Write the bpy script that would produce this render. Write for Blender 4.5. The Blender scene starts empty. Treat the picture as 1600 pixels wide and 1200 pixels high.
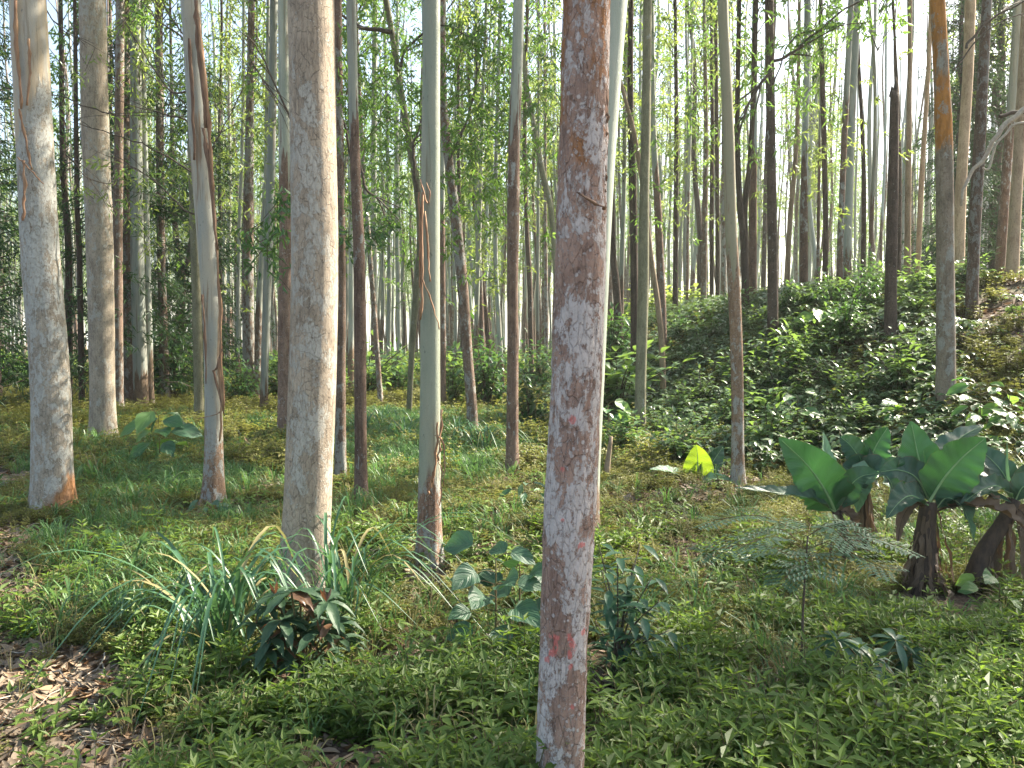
import bpy, math, random
from math import sin, cos, pi, radians, exp, tan, atan2, sqrt
from mathutils import Vector, Matrix, Euler, noise as mn
random.seed(7)
R = random.random
U = random.uniform
S = bpy.context.scene
COL = S.collection

# ------------------------------------------------------------------ camera
CAM_H, F, PITCH = 1.6, 1200.0, math.atan(60 / 1200.0)
cam_d = bpy.data.cameras.new('camera')
cam = bpy.data.objects.new('camera', cam_d); COL.objects.link(cam)
cam.location = (0, 0, CAM_H)
cam.rotation_euler = (pi / 2 - PITCH, 0, 0)
cam_d.sensor_width = 36; cam_d.lens = 27
cam_d.clip_start = 0.05; cam_d.clip_end = 3000
S.camera = cam
# ------------------------------------------------------------------ sky, sun, exposure
SUN_AZ, SUN_EL = radians(58), radians(42)          # azimuth clockwise from the view direction
w = bpy.data.worlds.new('World'); S.world = w; w.use_nodes = True
nt = w.node_tree; nt.nodes.clear()
sky = nt.nodes.new('ShaderNodeTexSky'); sky.sky_type = 'NISHITA'; sky.sun_disc = False
sky.sun_elevation = SUN_EL; sky.sun_rotation = SUN_AZ
sky.air_density = 1.3; sky.dust_density = 3.0; sky.ozone_density = 1.0
bg = nt.nodes.new('ShaderNodeBackground'); bg.inputs[1].default_value = 0.088
ow = nt.nodes.new('ShaderNodeOutputWorld')
nt.links.new(sky.outputs[0], bg.inputs[0]); nt.links.new(bg.outputs[0], ow.inputs[0])
sd = bpy.data.lights.new('sun', 'SUN'); so = bpy.data.objects.new('sun', sd); COL.objects.link(so)
sd.energy = 5.0; sd.angle = radians(0.55); sd.color = (1.0, 0.91, 0.76)
sv = Vector((sin(SUN_AZ) * cos(SUN_EL), cos(SUN_AZ) * cos(SUN_EL), sin(SUN_EL)))
so.rotation_euler = sv.to_track_quat('Z', 'Y').to_euler(); so.location = sv * 50
S.view_settings.view_transform = 'Standard'; S.view_settings.look = 'None'
S.view_settings.exposure = 2.17; S.view_settings.gamma = 1.0
S.view_settings.use_curve_mapping = False
cy = S.cycles
cy.max_bounces = 7; cy.diffuse_bounces = 4; cy.glossy_bounces = 2; cy.transmission_bounces = 4; cy.transparent_max_bounces = 4
cy.caustics_reflective = False; cy.caustics_refractive = False

# ------------------------------------------------------------------ helpers
def sst(a, b, x):
    t = max(0.0, min(1.0, (x - a) / (b - a))); return t * t * (3 - 2 * t)
def nz(x, y, s, o=0.0): return mn.noise(Vector((x * s + o, y * s - o, o * 1.7)))
def H(x, y):                                                       # terrain height
    s = .85 * x + .52 * y
    t = sst(6.6, 15.6, s)
    m = sst(.6, 6.2, x)
    h = 2.65 * t * m * (1 - .5 * sst(24, 48, s))
    h += m * t * (.22 * nz(x, y, .45, 3.1))
    h += .05 * nz(x, y, .5, 1.0) + .02 * nz(x, y, 1.9, 9.0)
    h -= 1.2 * sst(35, 90, y) * (1 - sst(0, 12, x))
    return h
def ray(px, py):
    a, b = (px - 800) / F, (600 - py) / F
    return Vector((a, cos(PITCH) + b * sin(PITCH), -sin(PITCH) + b * cos(PITCH)))
def at(px, py, D):
    r = ray(px, py); return Vector((0, 0, CAM_H)) + r * (D / r.y)
def hit(px, py, far=26.0):                                         # the ground point seen at a pixel
    r = ray(px, py); t = 1.5
    while t * r.y < far:
        p = r * t
        if CAM_H + p.z <= H(p.x, p.y): return Vector((p.x, p.y, H(p.x, p.y)))
        t += .03
    p = r * (far / r.y); return Vector((p.x, p.y, H(p.x, p.y)))

class MB:
    def __init__(s): s.v = []; s.f = []; s.m = []; s.uv = None
    def quad(s, a, b, c, d, m=0):
        n = len(s.v); s.v += [a, b, c, d]; s.f.append((n, n + 1, n + 2, n + 3)); s.m.append(m)
    def grid(s, rows, m=0, close=False):
        n = len(s.v); c = len(rows[0])
        for r in rows: s.v += r
        for i in range(len(rows) - 1):
            for j in range(c if close else c - 1):
                k = (j + 1) % c
                s.f.append((n + i * c + j, n + i * c + k, n + (i + 1) * c + k, n + (i + 1) * c + j)); s.m.append(m)
    def tube(s, pts, rad, seg=6, m=0, cap=True):
        rows = []
        for i, p in enumerate(pts):
            a = pts[max(0, i - 1)]; b = pts[min(len(pts) - 1, i + 1)]
            t = (b - a).normalized()
            u = t.cross(Vector((0.13, 1, 0.07))).normalized() if abs(t.y) < .95 else t.cross(Vector((1, 0, 0))).normalized()
            v = t.cross(u); r = rad[i] if isinstance(rad, (list, tuple)) else rad
            rows.append([p + (u * cos(2 * pi * k / seg) + v * sin(2 * pi * k / seg)) * r for k in range(seg)])
        s.grid(rows, m, True)
        if cap:
            n = len(s.v); c = seg
            s.f.append(tuple(range(n - c, n))); s.m.append(m)
    def leaf2(s, p, d, up, L, W, m=0, fold=.25):                    # small leaf, two triangles folded on the midrib
        d = d.normalized(); sd_ = d.cross(up)
        if sd_.length < 1e-3: sd_ = d.cross(Vector((1, .3, 0)))
        sd_.normalize(); nn = sd_.cross(d)
        n = len(s.v)
        mid = p + d * L * .42
        s.v += [p, mid + sd_ * W * .5 + nn * W * fold, p + d * L - nn * L * .12, mid - sd_ * W * .5 + nn * W * fold]
        s.f += [(n, n + 1, n + 2), (n, n + 2, n + 3)]; s.m += [m, m]
    def blade(s, pts, wid, nrm, m=0, fold=.2, nw=1, wave=0.0, tear=0.0, seed=0):   # broad leaf along a midrib
        rows = []; k = len(pts); rr = random.Random(seed)
        ph = rr.random() * 9
        for i, p in enumerate(pts):
            a = pts[max(0, i - 1)]; b = pts[min(k - 1, i + 1)]; t = (b - a).normalized()
            sd_ = t.cross(nrm).normalized(); nn = sd_.cross(t).normalized(); row = []
            tl = 1 - (tear * rr.random() if rr.random() < .3 else 0)
            for j in range(-nw, nw + 1):
                q = j / nw; hw = wid[i] * .5 * tl
                wv = wave * hw * abs(q) * sin(i * 1.1 + ph + (2.1 if q > 0 else 0)) + wave * .25 * hw * abs(q) * sin(i * 2.9 + ph)
                row.append(p + sd_ * q * hw * cos(fold) + nn * (abs(q) ** 1.3 * hw * sin(fold) + wv) + t * abs(q) * hw * .10)
            rows.append(row)
        s.grid(rows, m)
    def build(s, name, mats, parent=None, smooth=True, link=True, loc=None):
        me = bpy.data.meshes.new(name)
        me.from_pydata([tuple(v) for v in s.v] if loc is None else [tuple(v - loc) for v in s.v], [], s.f)
        if not isinstance(mats, (list, tuple)): mats = [mats]
        for m in mats: me.materials.append(m)
        if len(mats) > 1: me.polygons.foreach_set('material_index', s.m)
        if smooth: me.polygons.foreach_set('use_smooth', [True] * len(me.polygons))
        me.update()
        o = bpy.data.objects.new(name, me)
        if link: COL.objects.link(o)
        if parent: o.parent = parent
        if loc is not None and parent is None: o.location = loc
        return o
def tag(o, label=None, cat=None, group=None, kind=None):
    if label: o['label'] = label
    if cat: o['category'] = cat
    if group: o['group'] = group
    if kind: o['kind'] = kind
    return o
def empty(name, loc, label, cat, group=None, rz=0):
    o = bpy.data.objects.new(name, None); COL.objects.link(o); o.location = loc; o.rotation_euler = (0, 0, rz)
    o.empty_display_size = .1
    return tag(o, label, cat, group)
def link_mesh(name, me, parent=None, loc=(0, 0, 0), rot=(0, 0, 0), sc=(1, 1, 1)):
    o = bpy.data.objects.new(name, me); COL.objects.link(o); o.parent = parent
    o.location = loc; o.rotation_euler = rot; o.scale = sc; return o
def crv(pts, n):                                                    # Catmull-Rom through points
    if len(pts) == 2: return [pts[0].lerp(pts[1], i / (n - 1)) for i in range(n)]
    P = [pts[0] * 2 - pts[1]] + list(pts) + [pts[-1] * 2 - pts[-2]]
    out = []; m = len(pts) - 1
    for i in range(n):
        u = i / (n - 1) * m; k = min(int(u), m - 1); t = u - k
        a, b, c, d = P[k], P[k + 1], P[k + 2], P[k + 3]
        out.append(.5 * ((2 * b) + (c - a) * t + (2 * a - 5 * b + 4 * c - d) * t * t + (3 * b - a - 3 * c + d) * t ** 3))
    return out
def rdir(zb=0.0):
    a = U(0, 2 * pi); z = U(-1, 1) + zb; return Vector((cos(a), sin(a), z)).normalized()

# ------------------------------------------------------------------ materials
class NT:
    def __init__(s, name):
        s.mat = bpy.data.materials.new(name); s.mat.use_nodes = True; s.t = s.mat.node_tree; s.t.nodes.clear()
        s.out = s.n('ShaderNodeOutputMaterial')
    def n(s, typ, **kw):
        x = s.t.nodes.new(typ)
        for k, v in kw.items(): setattr(x, k, v)
        return x
    def l(s, a, b): s.t.links.new(a, b)
    def val(s, inp, v):
        if hasattr(v, 'is_output') or isinstance(v, bpy.types.NodeSocket): s.l(v, inp)
        else: inp.default_value = v
    def math(s, op, a, b=0.0, c=None, clamp=False):
        x = s.n('ShaderNodeMath', operation=op); x.use_clamp = clamp
        s.val(x.inputs[0], a); s.val(x.inputs[1], b)
        if c is not None: s.val(x.inputs[2], c)
        return x.outputs[0]
    def mix(s, f, a, b, bt='MIX'):
        x = s.n('ShaderNodeMix', data_type='RGBA', blend_type=bt); x.clamp_factor = True
        s.val(x.inputs[0], f)
        for i, v in ((6, a), (7, b)):
            if isinstance(v, (tuple, list)): x.inputs[i].default_value = (*v[:3], 1)
            else: s.l(v, x.inputs[i])
        return x.outputs[2]
    def ramp(s, f, lo, hi):
        x = s.n('ShaderNodeMapRange', interpolation_type='SMOOTHSTEP'); s.val(x.inputs[0], f)
        s.val(x.inputs[1], lo); s.val(x.inputs[2], hi); return x.outputs[0]
    def obj(s, sc=(1, 1, 1)):
        c = s.n('ShaderNodeTexCoord'); m = s.n('ShaderNodeMapping'); m.inputs['Scale'].default_value = sc
        s.l(c.outputs['Object'], m.inputs[0]); return m.outputs[0]
    def noise(s, vec, scale, detail=4, rough=.6, dist=0.0):
        x = s.n('ShaderNodeTexNoise'); s.l(vec, x.inputs['Vector']); x.inputs['Scale'].default_value = scale
        x.inputs['Detail'].default_value = detail; x.inputs['Roughness'].default_value = rough
        x.inputs['Distortion'].default_value = dist; return x.outputs['Fac']
    def voro(s, vec, scale, feat='F1', out='Distance'):
        x = s.n('ShaderNodeTexVoronoi', feature=feat); s.l(vec, x.inputs['Vector']); x.inputs['Scale'].default_value = scale
        return x.outputs[out]

def bark(name, lo1, lo2, up1=None, up2=None, zt=None, lichen=.5, lcol=(.42, .43, .40), crack=1.0, slope=0.0, streak=(.16, .11, .07),
         streak_amt=.45, vary=0.0, blend=.25, orange=None, lsc=1.0, marks=None, foot=None, platy=0.0, zl=None):
    n = NT(name)
    ob = n.obj(); oi = n.n('ShaderNodeObjectInfo').outputs['Random']
    add = n.n('ShaderNodeVectorMath', operation='ADD'); n.l(ob, add.inputs[0])
    sc_ = n.n('ShaderNodeVectorMath', operation='SCALE'); sc_.inputs[0].default_value = (17, 5, 31); n.l(oi, sc_.inputs['Scale'])
    n.l(sc_.outputs[0], add.inputs[1]); p = add.outputs[0]
    def sc(v):
        m = n.n('ShaderNodeMapping'); m.inputs['Scale'].default_value = v; n.l(p, m.inputs[0]); return m.outputs[0]
    sep = n.n('ShaderNodeSeparateXYZ'); n.l(ob, sep.inputs[0]); X, Y, Z = sep.outputs
    fib = n.noise(sc((1, 1, .12)), 55, 5, .7)
    big = n.noise(sc((1, 1, .45)), 6, 5, .65, .4)
    fine = n.noise(sc((1, 1, .8)), 120, 4, .7)
    ck = n.voro(sc((1, 1, .35)), 34, 'DISTANCE_TO_EDGE')
    ckn = n.math('ADD', ck, n.math('MULTIPLY', n.math('SUBTRACT', fine, .5), .12))
    ckm = n.ramp(ckn, .03, .0)
    grain = n.noise(sc((1, 1, .6)), 190, 3, .8); mott = n.noise(sc((1, 1, .7)), 38, 5, .75)
    low = n.mix(n.ramp(fib, .35, .65), lo1, lo2)
    low = n.mix(n.ramp(big, .38, .62), low, n.mix(.5, low, tuple(c * 1.55 for c in lo2)))
    low = n.mix(n.math('MULTIPLY', n.ramp(mott, .54, .60), .45), low, tuple(c * .5 for c in lo1))
    low = n.mix(n.math('MULTIPLY', ckm, .55 * min(1, crack)), low, tuple(c * .32 for c in lo1))
    # pale lichen: patches broken by fine noise, plus many small dots
    ln = n.noise(sc((1, 1, .55)), 9 * lsc, 7, .72, .3)
    lz = n.noise(sc((1, 1, .3)), 1.6, 2, .5)
    lf = n.math('ADD', ln, n.math('MULTIPLY', n.math('SUBTRACT', lz, .5), .5))
    if zl is not None:
        lf = n.math('ADD', lf, n.math('MULTIPLY', n.math('MAXIMUM', n.math('SUBTRACT', Z, zl), 0.0), -.09))
    th = .70 - .26 * lichen
    lm = n.ramp(lf, th, th + .035)
    lm = n.math('MULTIPLY', lm, n.ramp(n.noise(sc((1, 1, .6)), 60, 6, .8), .36, .48))
    lm = n.math('MULTIPLY', lm, n.math('SUBTRACT', 1.0, n.math('MULTIPLY', ckm, .22)))
    sp3 = n.math('MULTIPLY', n.ramp(n.noise(sc((1, 1, .8)), 85, 5, .8), .60 - .05 * lichen, .65 - .05 * lichen), n.ramp(big, .35, .6))
    lm = n.math('MAXIMUM', lm, n.math('MULTIPLY', sp3, min(1.0, .35 + .6 * lichen)))
    dots = n.voro(sc((1, 1, .9)), 48 * lsc, 'F1'); dn = n.noise(sc((1, 1, 1)), 14, 3, .6)
    dm = n.math('MULTIPLY', n.ramp(dots, .32, .2), n.ramp(dn, .62 - .14 * lichen, .66 - .14 * lichen))
    lm = n.math('MAXIMUM', lm, n.math('MULTIPLY', dm, .85))
    lc = n.mix(n.noise(sc((1, 1, 1)), 22, 3), lcol, tuple(c * .62 for c in lcol))
    low = n.mix(n.math('MULTIPLY', lm, .92), low, lc)
    h = n.math('ADD', n.math('MULTIPLY', fib, .5), n.math('MULTIPLY', fine, .35))
    h = n.math('SUBTRACT', h, n.math('MULTIPLY', ckm, .5 * crack))
    h = n.math('ADD', h, n.math('MULTIPLY', lm, .22))
    col = low; rough = .9; bstr = .8
    if orange:
        oz, ocol, ow_ = orange
        of = n.math('ADD', n.math('SUBTRACT', Z, oz), n.math('MULTIPLY', n.math('SUBTRACT', big, .5), 2.4 * ow_))
        om = n.ramp(of, -.12 * ow_, .25 * ow_)
        om = n.math('MULTIPLY', om, n.ramp(n.noise(sc((1, 1, .2)), 7, 4, .6), .36, .48))
        om = n.math('MULTIPLY', om, n.math('SUBTRACT', 1.0, n.math('MULTIPLY', lm, .8)))
        col = n.mix(om, col, n.mix(n.ramp(n.noise(sc((1, 1, .3)), 18, 4), .4, .6), ocol, tuple(c * .7 for c in ocol)))
    if foot:
        fz = n.math('ADD', Z, n.math('MULTIPLY', n.math('SUBTRACT', n.noise(sc((1, 1, .4)), 9, 4), .5), .5)); fz = n.math('SUBTRACT', fz, n.math('MULTIPLY', X, 1.6))
        col = n.mix(n.math('MULTIPLY', n.ramp(fz, .14, .0), .85), col, foot)
    if up1:
        st = n.noise(sc((1, 1, .05)), 14, 4, .6)
        st2 = n.noise(sc((1, 1, .03)), 40, 3, .6)
        up = n.mix(n.ramp(n.noise(sc((1, 1, .10)), 10, 4, .6), .35, .65), up1, up2)
        up = n.mix(n.math('MULTIPLY', n.ramp(st, .56, .63), streak_amt), up, streak)
        up = n.mix(n.math('MULTIPLY', n.ramp(st2, .62, .70), streak_amt * .6), up, tuple(c * .7 for c in streak))
        sp = n.noise(sc((1, 1, .4)), 30, 4, .7); up = n.mix(n.ramp(sp, .62, .72), up, tuple(c * .55 for c in up1))
        zz = n.math('ADD', Z, n.math('MULTIPLY', X, slope))
        if vary: zz = n.math('ADD', zz, n.math('MULTIPLY', n.math('SUBTRACT', oi, .5), -2 * vary))
        zz = n.math('ADD', zz, n.math('MULTIPLY', n.math('SUBTRACT', n.noise(sc((1, 1, .07)), 13, 4, .6), .5), 3.2 * blend / .25 * .8))
        um = n.ramp(zz, zt - .04, zt + .10)
        col = n.mix(um, col, up)
        h = n.math('MULTIPLY', h, n.math('SUBTRACT', 1.0, n.math('MULTIPLY', um, .86)))
        h = n.math('ADD', h, n.math('MULTIPLY', um, .15))
        rg = n.math('SUBTRACT', .9, n.math('MULTIPLY', um, .32)); rough = rg
    if marks:                                                       # brushed forester's paint
        tot = None
        for (mx, mz, a, b, al) in marks:
            dx = n.math('DIVIDE', n.math('SUBTRACT', n.math('ADD', X, n.math('MULTIPLY', n.math('SUBTRACT', Z, mz), al)), mx), a)
            dz = n.math('DIVIDE', n.math('SUBTRACT', Z, mz), b)
            d = n.math('SQRT', n.math('ADD', n.math('MULTIPLY', dx, dx), n.math('MULTIPLY', dz, dz)))
            k = n.ramp(n.math('ADD', d, n.math('MULTIPLY', n.math('SUBTRACT', n.noise(sc((1, 1, .35)), 75, 5, .8), .5), 3.4)), 1.2, .7)
            tot = k if tot is None else n.math('MAXIMUM', tot, k)
        tot = n.math('MULTIPLY', tot, n.ramp(Y, .0, -.02)); tot = n.math('MULTIPLY', tot, n.ramp(n.noise(sc((1, 1, .6)), 60, 4, .7), .36, .5))
        col = n.mix(n.math('MULTIPLY', tot, .75), col, (.62, .16, .14))
    gv = n.n('ShaderNodeHueSaturation'); n.l(col, gv.inputs['Color']); n.val(gv.inputs['Value'], n.math('ADD', .72 if not up1 else .80, n.math('MULTIPLY', grain, .56 if not up1 else .40))); col = gv.outputs[0]
    if vary:
        hv = n.n('ShaderNodeHueSaturation'); n.l(col, hv.inputs['Color']); n.val(hv.inputs['Value'], n.math('ADD', .72, n.math('MULTIPLY', oi, .6)))
        hv.inputs['Saturation'].default_value = .95; col = hv.outputs[0]
    b = n.n('ShaderNodeBsdfPrincipled'); n.val(b.inputs['Base Color'], col); n.val(b.inputs['Roughness'], rough)
    b.inputs['Specular IOR Level'].default_value = .25
    bp = n.n('ShaderNodeBump'); bp.inputs['Strength'].default_value = bstr; bp.inputs['Distance'].default_value = .02 * max(.4, crack)
    n.l(h, bp.inputs['Height']); n.l(bp.outputs[0], b.inputs['Normal']); n.l(b.outputs[0], n.out.inputs[0])
    return n.mat

def leafm(name, a, b, tr, fac=.35, rough=.45, spec=.5, veins=False, hsv=.25):
    n = NT(name)
    g = n.n('ShaderNodeNewGeometry'); ri = g.outputs['Random Per Island']
    oi = n.n('ShaderNodeObjectInfo').outputs['Random']
    c = n.mix(ri, a, b)
    pn = n.noise(g.outputs['Position'], .9, 3, .6)
    v = n.math('ADD', 1 - hsv * 1.3, n.math('MULTIPLY', n.math('ADD', n.math('MULTIPLY', ri, .6), n.math('ADD', n.math('MULTIPLY', oi, .5), n.math('MULTIPLY', pn, 1.3))), hsv))
    hv = n.n('ShaderNodeHueSaturation'); n.l(c, hv.inputs['Color']); n.l(v, hv.inputs['Value']); c = hv.outputs[0]
    b_ = n.n('ShaderNodeBsdfPrincipled'); b_.inputs['Roughness'].default_value = rough
    b_.inputs['Specular IOR Level'].default_value = spec
    if veins:
        wv = n.noise(n.obj((1, 1, 1)), 25, 4, .6); c = n.mix(n.math('MULTIPLY', n.ramp(wv, .4, .7), .25), c, tuple(min(1, x * 1.6) for x in b))
        bp = n.n('ShaderNodeBump'); bp.inputs['Strength'].default_value = .35; bp.inputs['Distance'].default_value = .004
        n.l(n.noise(n.obj((1, 1, 1)), 60, 2), bp.inputs['Height']); n.l(bp.outputs[0], b_.inputs['Normal'])
    n.l(c, b_.inputs['Base Color'])
    t = n.n('ShaderNodeBsdfTranslucent'); tc = n.mix(ri, tr, tuple(x * .75 for x in tr)); n.l(tc, t.inputs[0])
    m = n.n('ShaderNodeMixShader'); m.inputs[0].default_value = fac
    n.l(b_.outputs[0], m.inputs[1]); n.l(t.outputs[0], m.inputs[2]); n.l(m.outputs[0], n.out.inputs[0])
    return n.mat
def plain(name, a, b, sc=20, rough=.85, st=(1, 1, 1)):
    n = NT(name); c = n.mix(n.ramp(n.noise(n.obj(st), sc, 4, .7), .3, .7), a, b)
    b_ = n.n('ShaderNodeBsdfPrincipled'); n.l(c, b_.inputs['Base Color']); b_.inputs['Roughness'].default_value = rough
    bp = n.n('ShaderNodeBump'); bp.inputs['Strength'].default_value = .5; bp.inputs['Distance'].default_value = .01
    n.l(n.noise(n.obj(st), sc * 2, 3), bp.inputs['Height']); n.l(bp.outputs[0], b_.inputs['Normal'])
    n.l(b_.outputs[0], n.out.inputs[0]); return n.mat

M = {}
M['euc_leaf'] = leafm('eucalyptus_leaf', (.045, .10, .03), (.085, .155, .04), (.26, .46, .07), .45, .4, .5, hsv=.4)
M['euc_light'] = leafm('young_eucalyptus_leaf', (.08, .13, .035), (.15, .20, .05), (.42, .55, .10), .5, .4, .5, hsv=.3)
M['dark_leaf'] = leafm('conifer_foliage', (.018, .05, .02), (.04, .09, .03), (.08, .17, .03), .3, .5, .4, hsv=.35)
M['herb'] = leafm('herb_leaf', (.065, .12, .025), (.135, .20, .04), (.28, .44, .05), .35, .5, .35, hsv=.42)
M['herb_yellow'] = leafm('fine_herb_leaf', (.10, .125, .03), (.21, .19, .06), (.36, .38, .07), .35, .55, .3, hsv=.35)
M['herb_stem'] = plain('herb_stem', (.13, .07, .035), (.10, .12, .04))
M['grass'] = leafm('grass_blade', (.06, .13, .05), (.10, .19, .06), (.18, .36, .08), .35, .45, .4, hsv=.3)
M['grass_blue'] = leafm('broad_grass_blade', (.04, .105, .06), (.075, .165, .08), (.14, .30, .09), .3, .38, .5, hsv=.2)
M['grass_dry'] = leafm('dry_grass_blade', (.22, .20, .09), (.30, .26, .13), (.35, .33, .12), .3, .6, .2, hsv=.2)
M['cover_leaf'] = leafm('bank_leaf', (.06, .12, .05), (.12, .19, .08), (.22, .36, .07), .28, .36, .8, hsv=.45)
M['shrub_leaf'] = leafm('shrub_leaf', (.03, .085, .03), (.06, .14, .04), (.15, .32, .05), .3, .35, .6, hsv=.3)
M['broad_light'] = leafm('broad_light_leaf', (.08, .17, .05), (.14, .25, .06), (.35, .60, .07), .4, .33, .7, hsv=.15)
M['slope_leaf'] = leafm('pale_slope_leaf', (.07, .15, .055), (.13, .22, .09), (.30, .48, .08), .35, .34, .8, hsv=.25)
M['blue_leaf'] = leafm('bluish_leaf', (.03, .085, .05), (.055, .125, .07), (.10, .24, .06), .25, .38, .5, veins=True, hsv=.15)
M['fern_leaf'] = leafm('feathery_leaf', (.09, .17, .10), (.13, .22, .12), (.18, .34, .12), .3, .45, .5, hsv=.15)
M['purple_leaf'] = leafm('dark_ribbed_leaf', (.025, .065, .035), (.055, .10, .05), (.10, .18, .05), .25, .5, .3, veins=True, hsv=.2)
M['red_leaf'] = leafm('reddish_young_leaf', (.14, .055, .035), (.10, .07, .035), (.3, .12, .05), .3, .35, .5)
M['dry'] = leafm('dry_leaf', (.11, .08, .055), (.27, .215, .155), (.30, .18, .09), .12, .65, .3, hsv=.4)
M['dry_red'] = leafm('fresh_fallen_leaf', (.16, .085, .05), (.28, .20, .12), (.30, .14, .06), .12, .6, .3, hsv=.35)
M['twig'] = plain('twig', (.055, .04, .03), (.11, .085, .06), 30)
M['twig_pale'] = plain('pale_dead_wood', (.30, .25, .19), (.42, .37, .30), 30, st=(1, 1, 1))
M['strip'] = plain('peeling_bark', (.20, .10, .055), (.34, .21, .12), 25, st=(1, 1, .15))
M['strip_dark'] = plain('dark_peeling_bark', (.10, .055, .035), (.20, .12, .075), 25, st=(1, 1, .15))

def banana_mat(name, a, b, tr, fac, sheen=.35, rib=(.2, .3, .1), fq=420.0, fq2=67.0, slant=.22, edge=.8, mid=0.0):
    # UV.x runs across (0..1), UV.y along
    n = NT(name); uv = n.n('ShaderNodeUVMap'); uv.uv_map = 'UVMap'
    sp = n.n('ShaderNodeSeparateXYZ'); n.l(uv.outputs[0], sp.inputs[0])
    ax = n.math('ABSOLUTE', n.math('SUBTRACT', sp.outputs[0], .5))
    k = n.math('SUBTRACT', sp.outputs[1], n.math('MULTIPLY', ax, slant))
    wv = n.math('SINE', n.math('MULTIPLY', k, fq)); wv2 = n.math('SINE', n.math('MULTIPLY', k, fq2))
    pos = n.noise(n.obj(), 7, 4, .6)
    c = n.mix(n.ramp(pos, .3, .7), a, b); c = n.mix(n.math('MULTIPLY', n.math('ADD', wv2, 1.0), .10), c, tuple(x * 1.7 for x in b))
    ed = n.ramp(n.math('ADD', ax, n.math('MULTIPLY', n.math('SUBTRACT', n.noise(n.obj(), 22, 4), .5), .12)), .47, .51)
    c = n.mix(n.math('MULTIPLY', ed, edge), c, (.14, .09, .04))
    if mid: c = n.mix(n.math('MAXIMUM', n.ramp(ax, mid, mid * .4), n.math('MULTIPLY', n.ramp(wv, .93, .99), .6)), c, rib)
    blo = n.noise(n.obj(), 55, 5, .75); c = n.mix(n.math('MULTIPLY', n.ramp(blo, .58, .70), .35), c, (.10, .09, .035))
    b_ = n.n('ShaderNodeBsdfPrincipled'); n.l(c, b_.inputs['Base Color']); b_.inputs['Roughness'].default_value = sheen
    bp = n.n('ShaderNodeBump'); bp.inputs['Strength'].default_value = .5; bp.inputs['Distance'].default_value = .003
    n.l(n.math('ADD', n.math('MULTIPLY', wv, .4), wv2), bp.inputs['Height']); n.l(bp.outputs[0], b_.inputs['Normal'])
    t = n.n('ShaderNodeBsdfTranslucent'); t.inputs[0].default_value = (*tr, 1)
    m = n.n('ShaderNodeMixShader'); m.inputs[0].default_value = fac
    n.l(b_.outputs[0], m.inputs[1]); n.l(t.outputs[0], m.inputs[2]); n.l(m.outputs[0], n.out.inputs[0]); return n.mat
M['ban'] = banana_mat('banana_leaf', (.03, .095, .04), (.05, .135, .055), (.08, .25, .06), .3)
vk = dict(fq=58.0, fq2=21.0, slant=.9, edge=.3, mid=.02)
M['v_blue'] = banana_mat('veined_bluish_leaf', (.03, .08, .045), (.05, .12, .06), (.10, .24, .06), .22, .5, (.07, .14, .075), **vk)
M['v_light'] = banana_mat('veined_light_leaf', (.07, .15, .045), (.11, .21, .06), (.32, .55, .07), .38, .4, (.20, .30, .12), **vk)
M['v_green'] = banana_mat('veined_green_leaf', (.035, .10, .035), (.06, .15, .045), (.15, .34, .05), .3, .38, (.15, .25, .09), **vk)
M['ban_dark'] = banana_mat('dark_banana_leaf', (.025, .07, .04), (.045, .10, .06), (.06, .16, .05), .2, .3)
M['ban_pale'] = banana_mat('banana_leaf_underside', (.16, .28, .18), (.22, .34, .22), (.15, .32, .12), .3, .5)
M['ban_yellow'] = banana_mat('young_banana_leaf', (.22, .38, .03), (.27, .44, .04), (.60, .85, .04), .5, .4, fq2=140.0)
M['ban_dry'] = banana_mat('dry_banana_leaf', (.10, .065, .04), (.17, .115, .07), (.14, .08, .04), .15, .6)
M['ban_rib'] = plain('banana_midrib', (.20, .32, .14), (.28, .40, .19), 10)
M['ban_stem'] = plain('banana_pseudostem', (.03, .02, .014), (.085, .055, .036), 30, st=(1, 1, .3))

# ground
def ground_mat():
    n = NT('forest_floor'); g = n.n('ShaderNodeNewGeometry').outputs['Position']
    c = n.mix(n.ramp(n.noise(g, 14, 6, .75), .3, .7), (.055, .032, .022), (.15, .09, .058))
    c = n.mix(n.ramp(n.voro(g, 30), .5, .15), c, (.17, .12, .08))
    c = n.mix(n.math('MULTIPLY', n.ramp(n.noise(g, 1.2, 6, .7), .42, .62), .55), c, (.05, .085, .022))
    sp = n.n('ShaderNodeSeparateXYZ'); n.l(g, sp.inputs[0])
    far = n.ramp(n.math('ADD', sp.outputs[1], n.math('MULTIPLY', n.noise(g, .12, 3), 16.0)), 34, 60)
    c = n.mix(far, c, n.mix(n.noise(g, .8, 5, .7), (.07, .12, .03), (.17, .21, .06)))
    b = n.n('ShaderNodeBsdfPrincipled'); n.l(c, b.inputs['Base Color']); b.inputs['Roughness'].default_value = .95
    bp = n.n('ShaderNodeBump'); bp.inputs['Strength'].default_value = .9; bp.inputs['Distance'].default_value = .04
    n.l(n.noise(g, 22, 6, .7), bp.inputs['Height']); n.l(bp.outputs[0], b.inputs['Normal']); n.l(b.outputs[0], n.out.inputs[0]); return n.mat
def axis(lo, hi, step, far, k):
    xs = []; x = lo
    while x <= hi: xs.append(x); x += step
    s = step; a = xs[-1]
    while a < far: s *= k; a += s; xs.append(a)
    s = step; a = xs[0]; pre = []
    while a > -far: s *= k; a -= s; pre.append(a)
    return pre[::-1] + xs
xs = axis(-9, 12, .14, 1500, 1.12); ys = axis(0, 24, .14, 1500, 1.10)
gm = MB(); gm.grid([[Vector((x, y, H(x, y) + .02 * nz(x, y, 5, 2.2))) for x in xs] for y in ys])
ground = gm.build('ground', ground_mat()); tag(ground, kind='structure')

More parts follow.
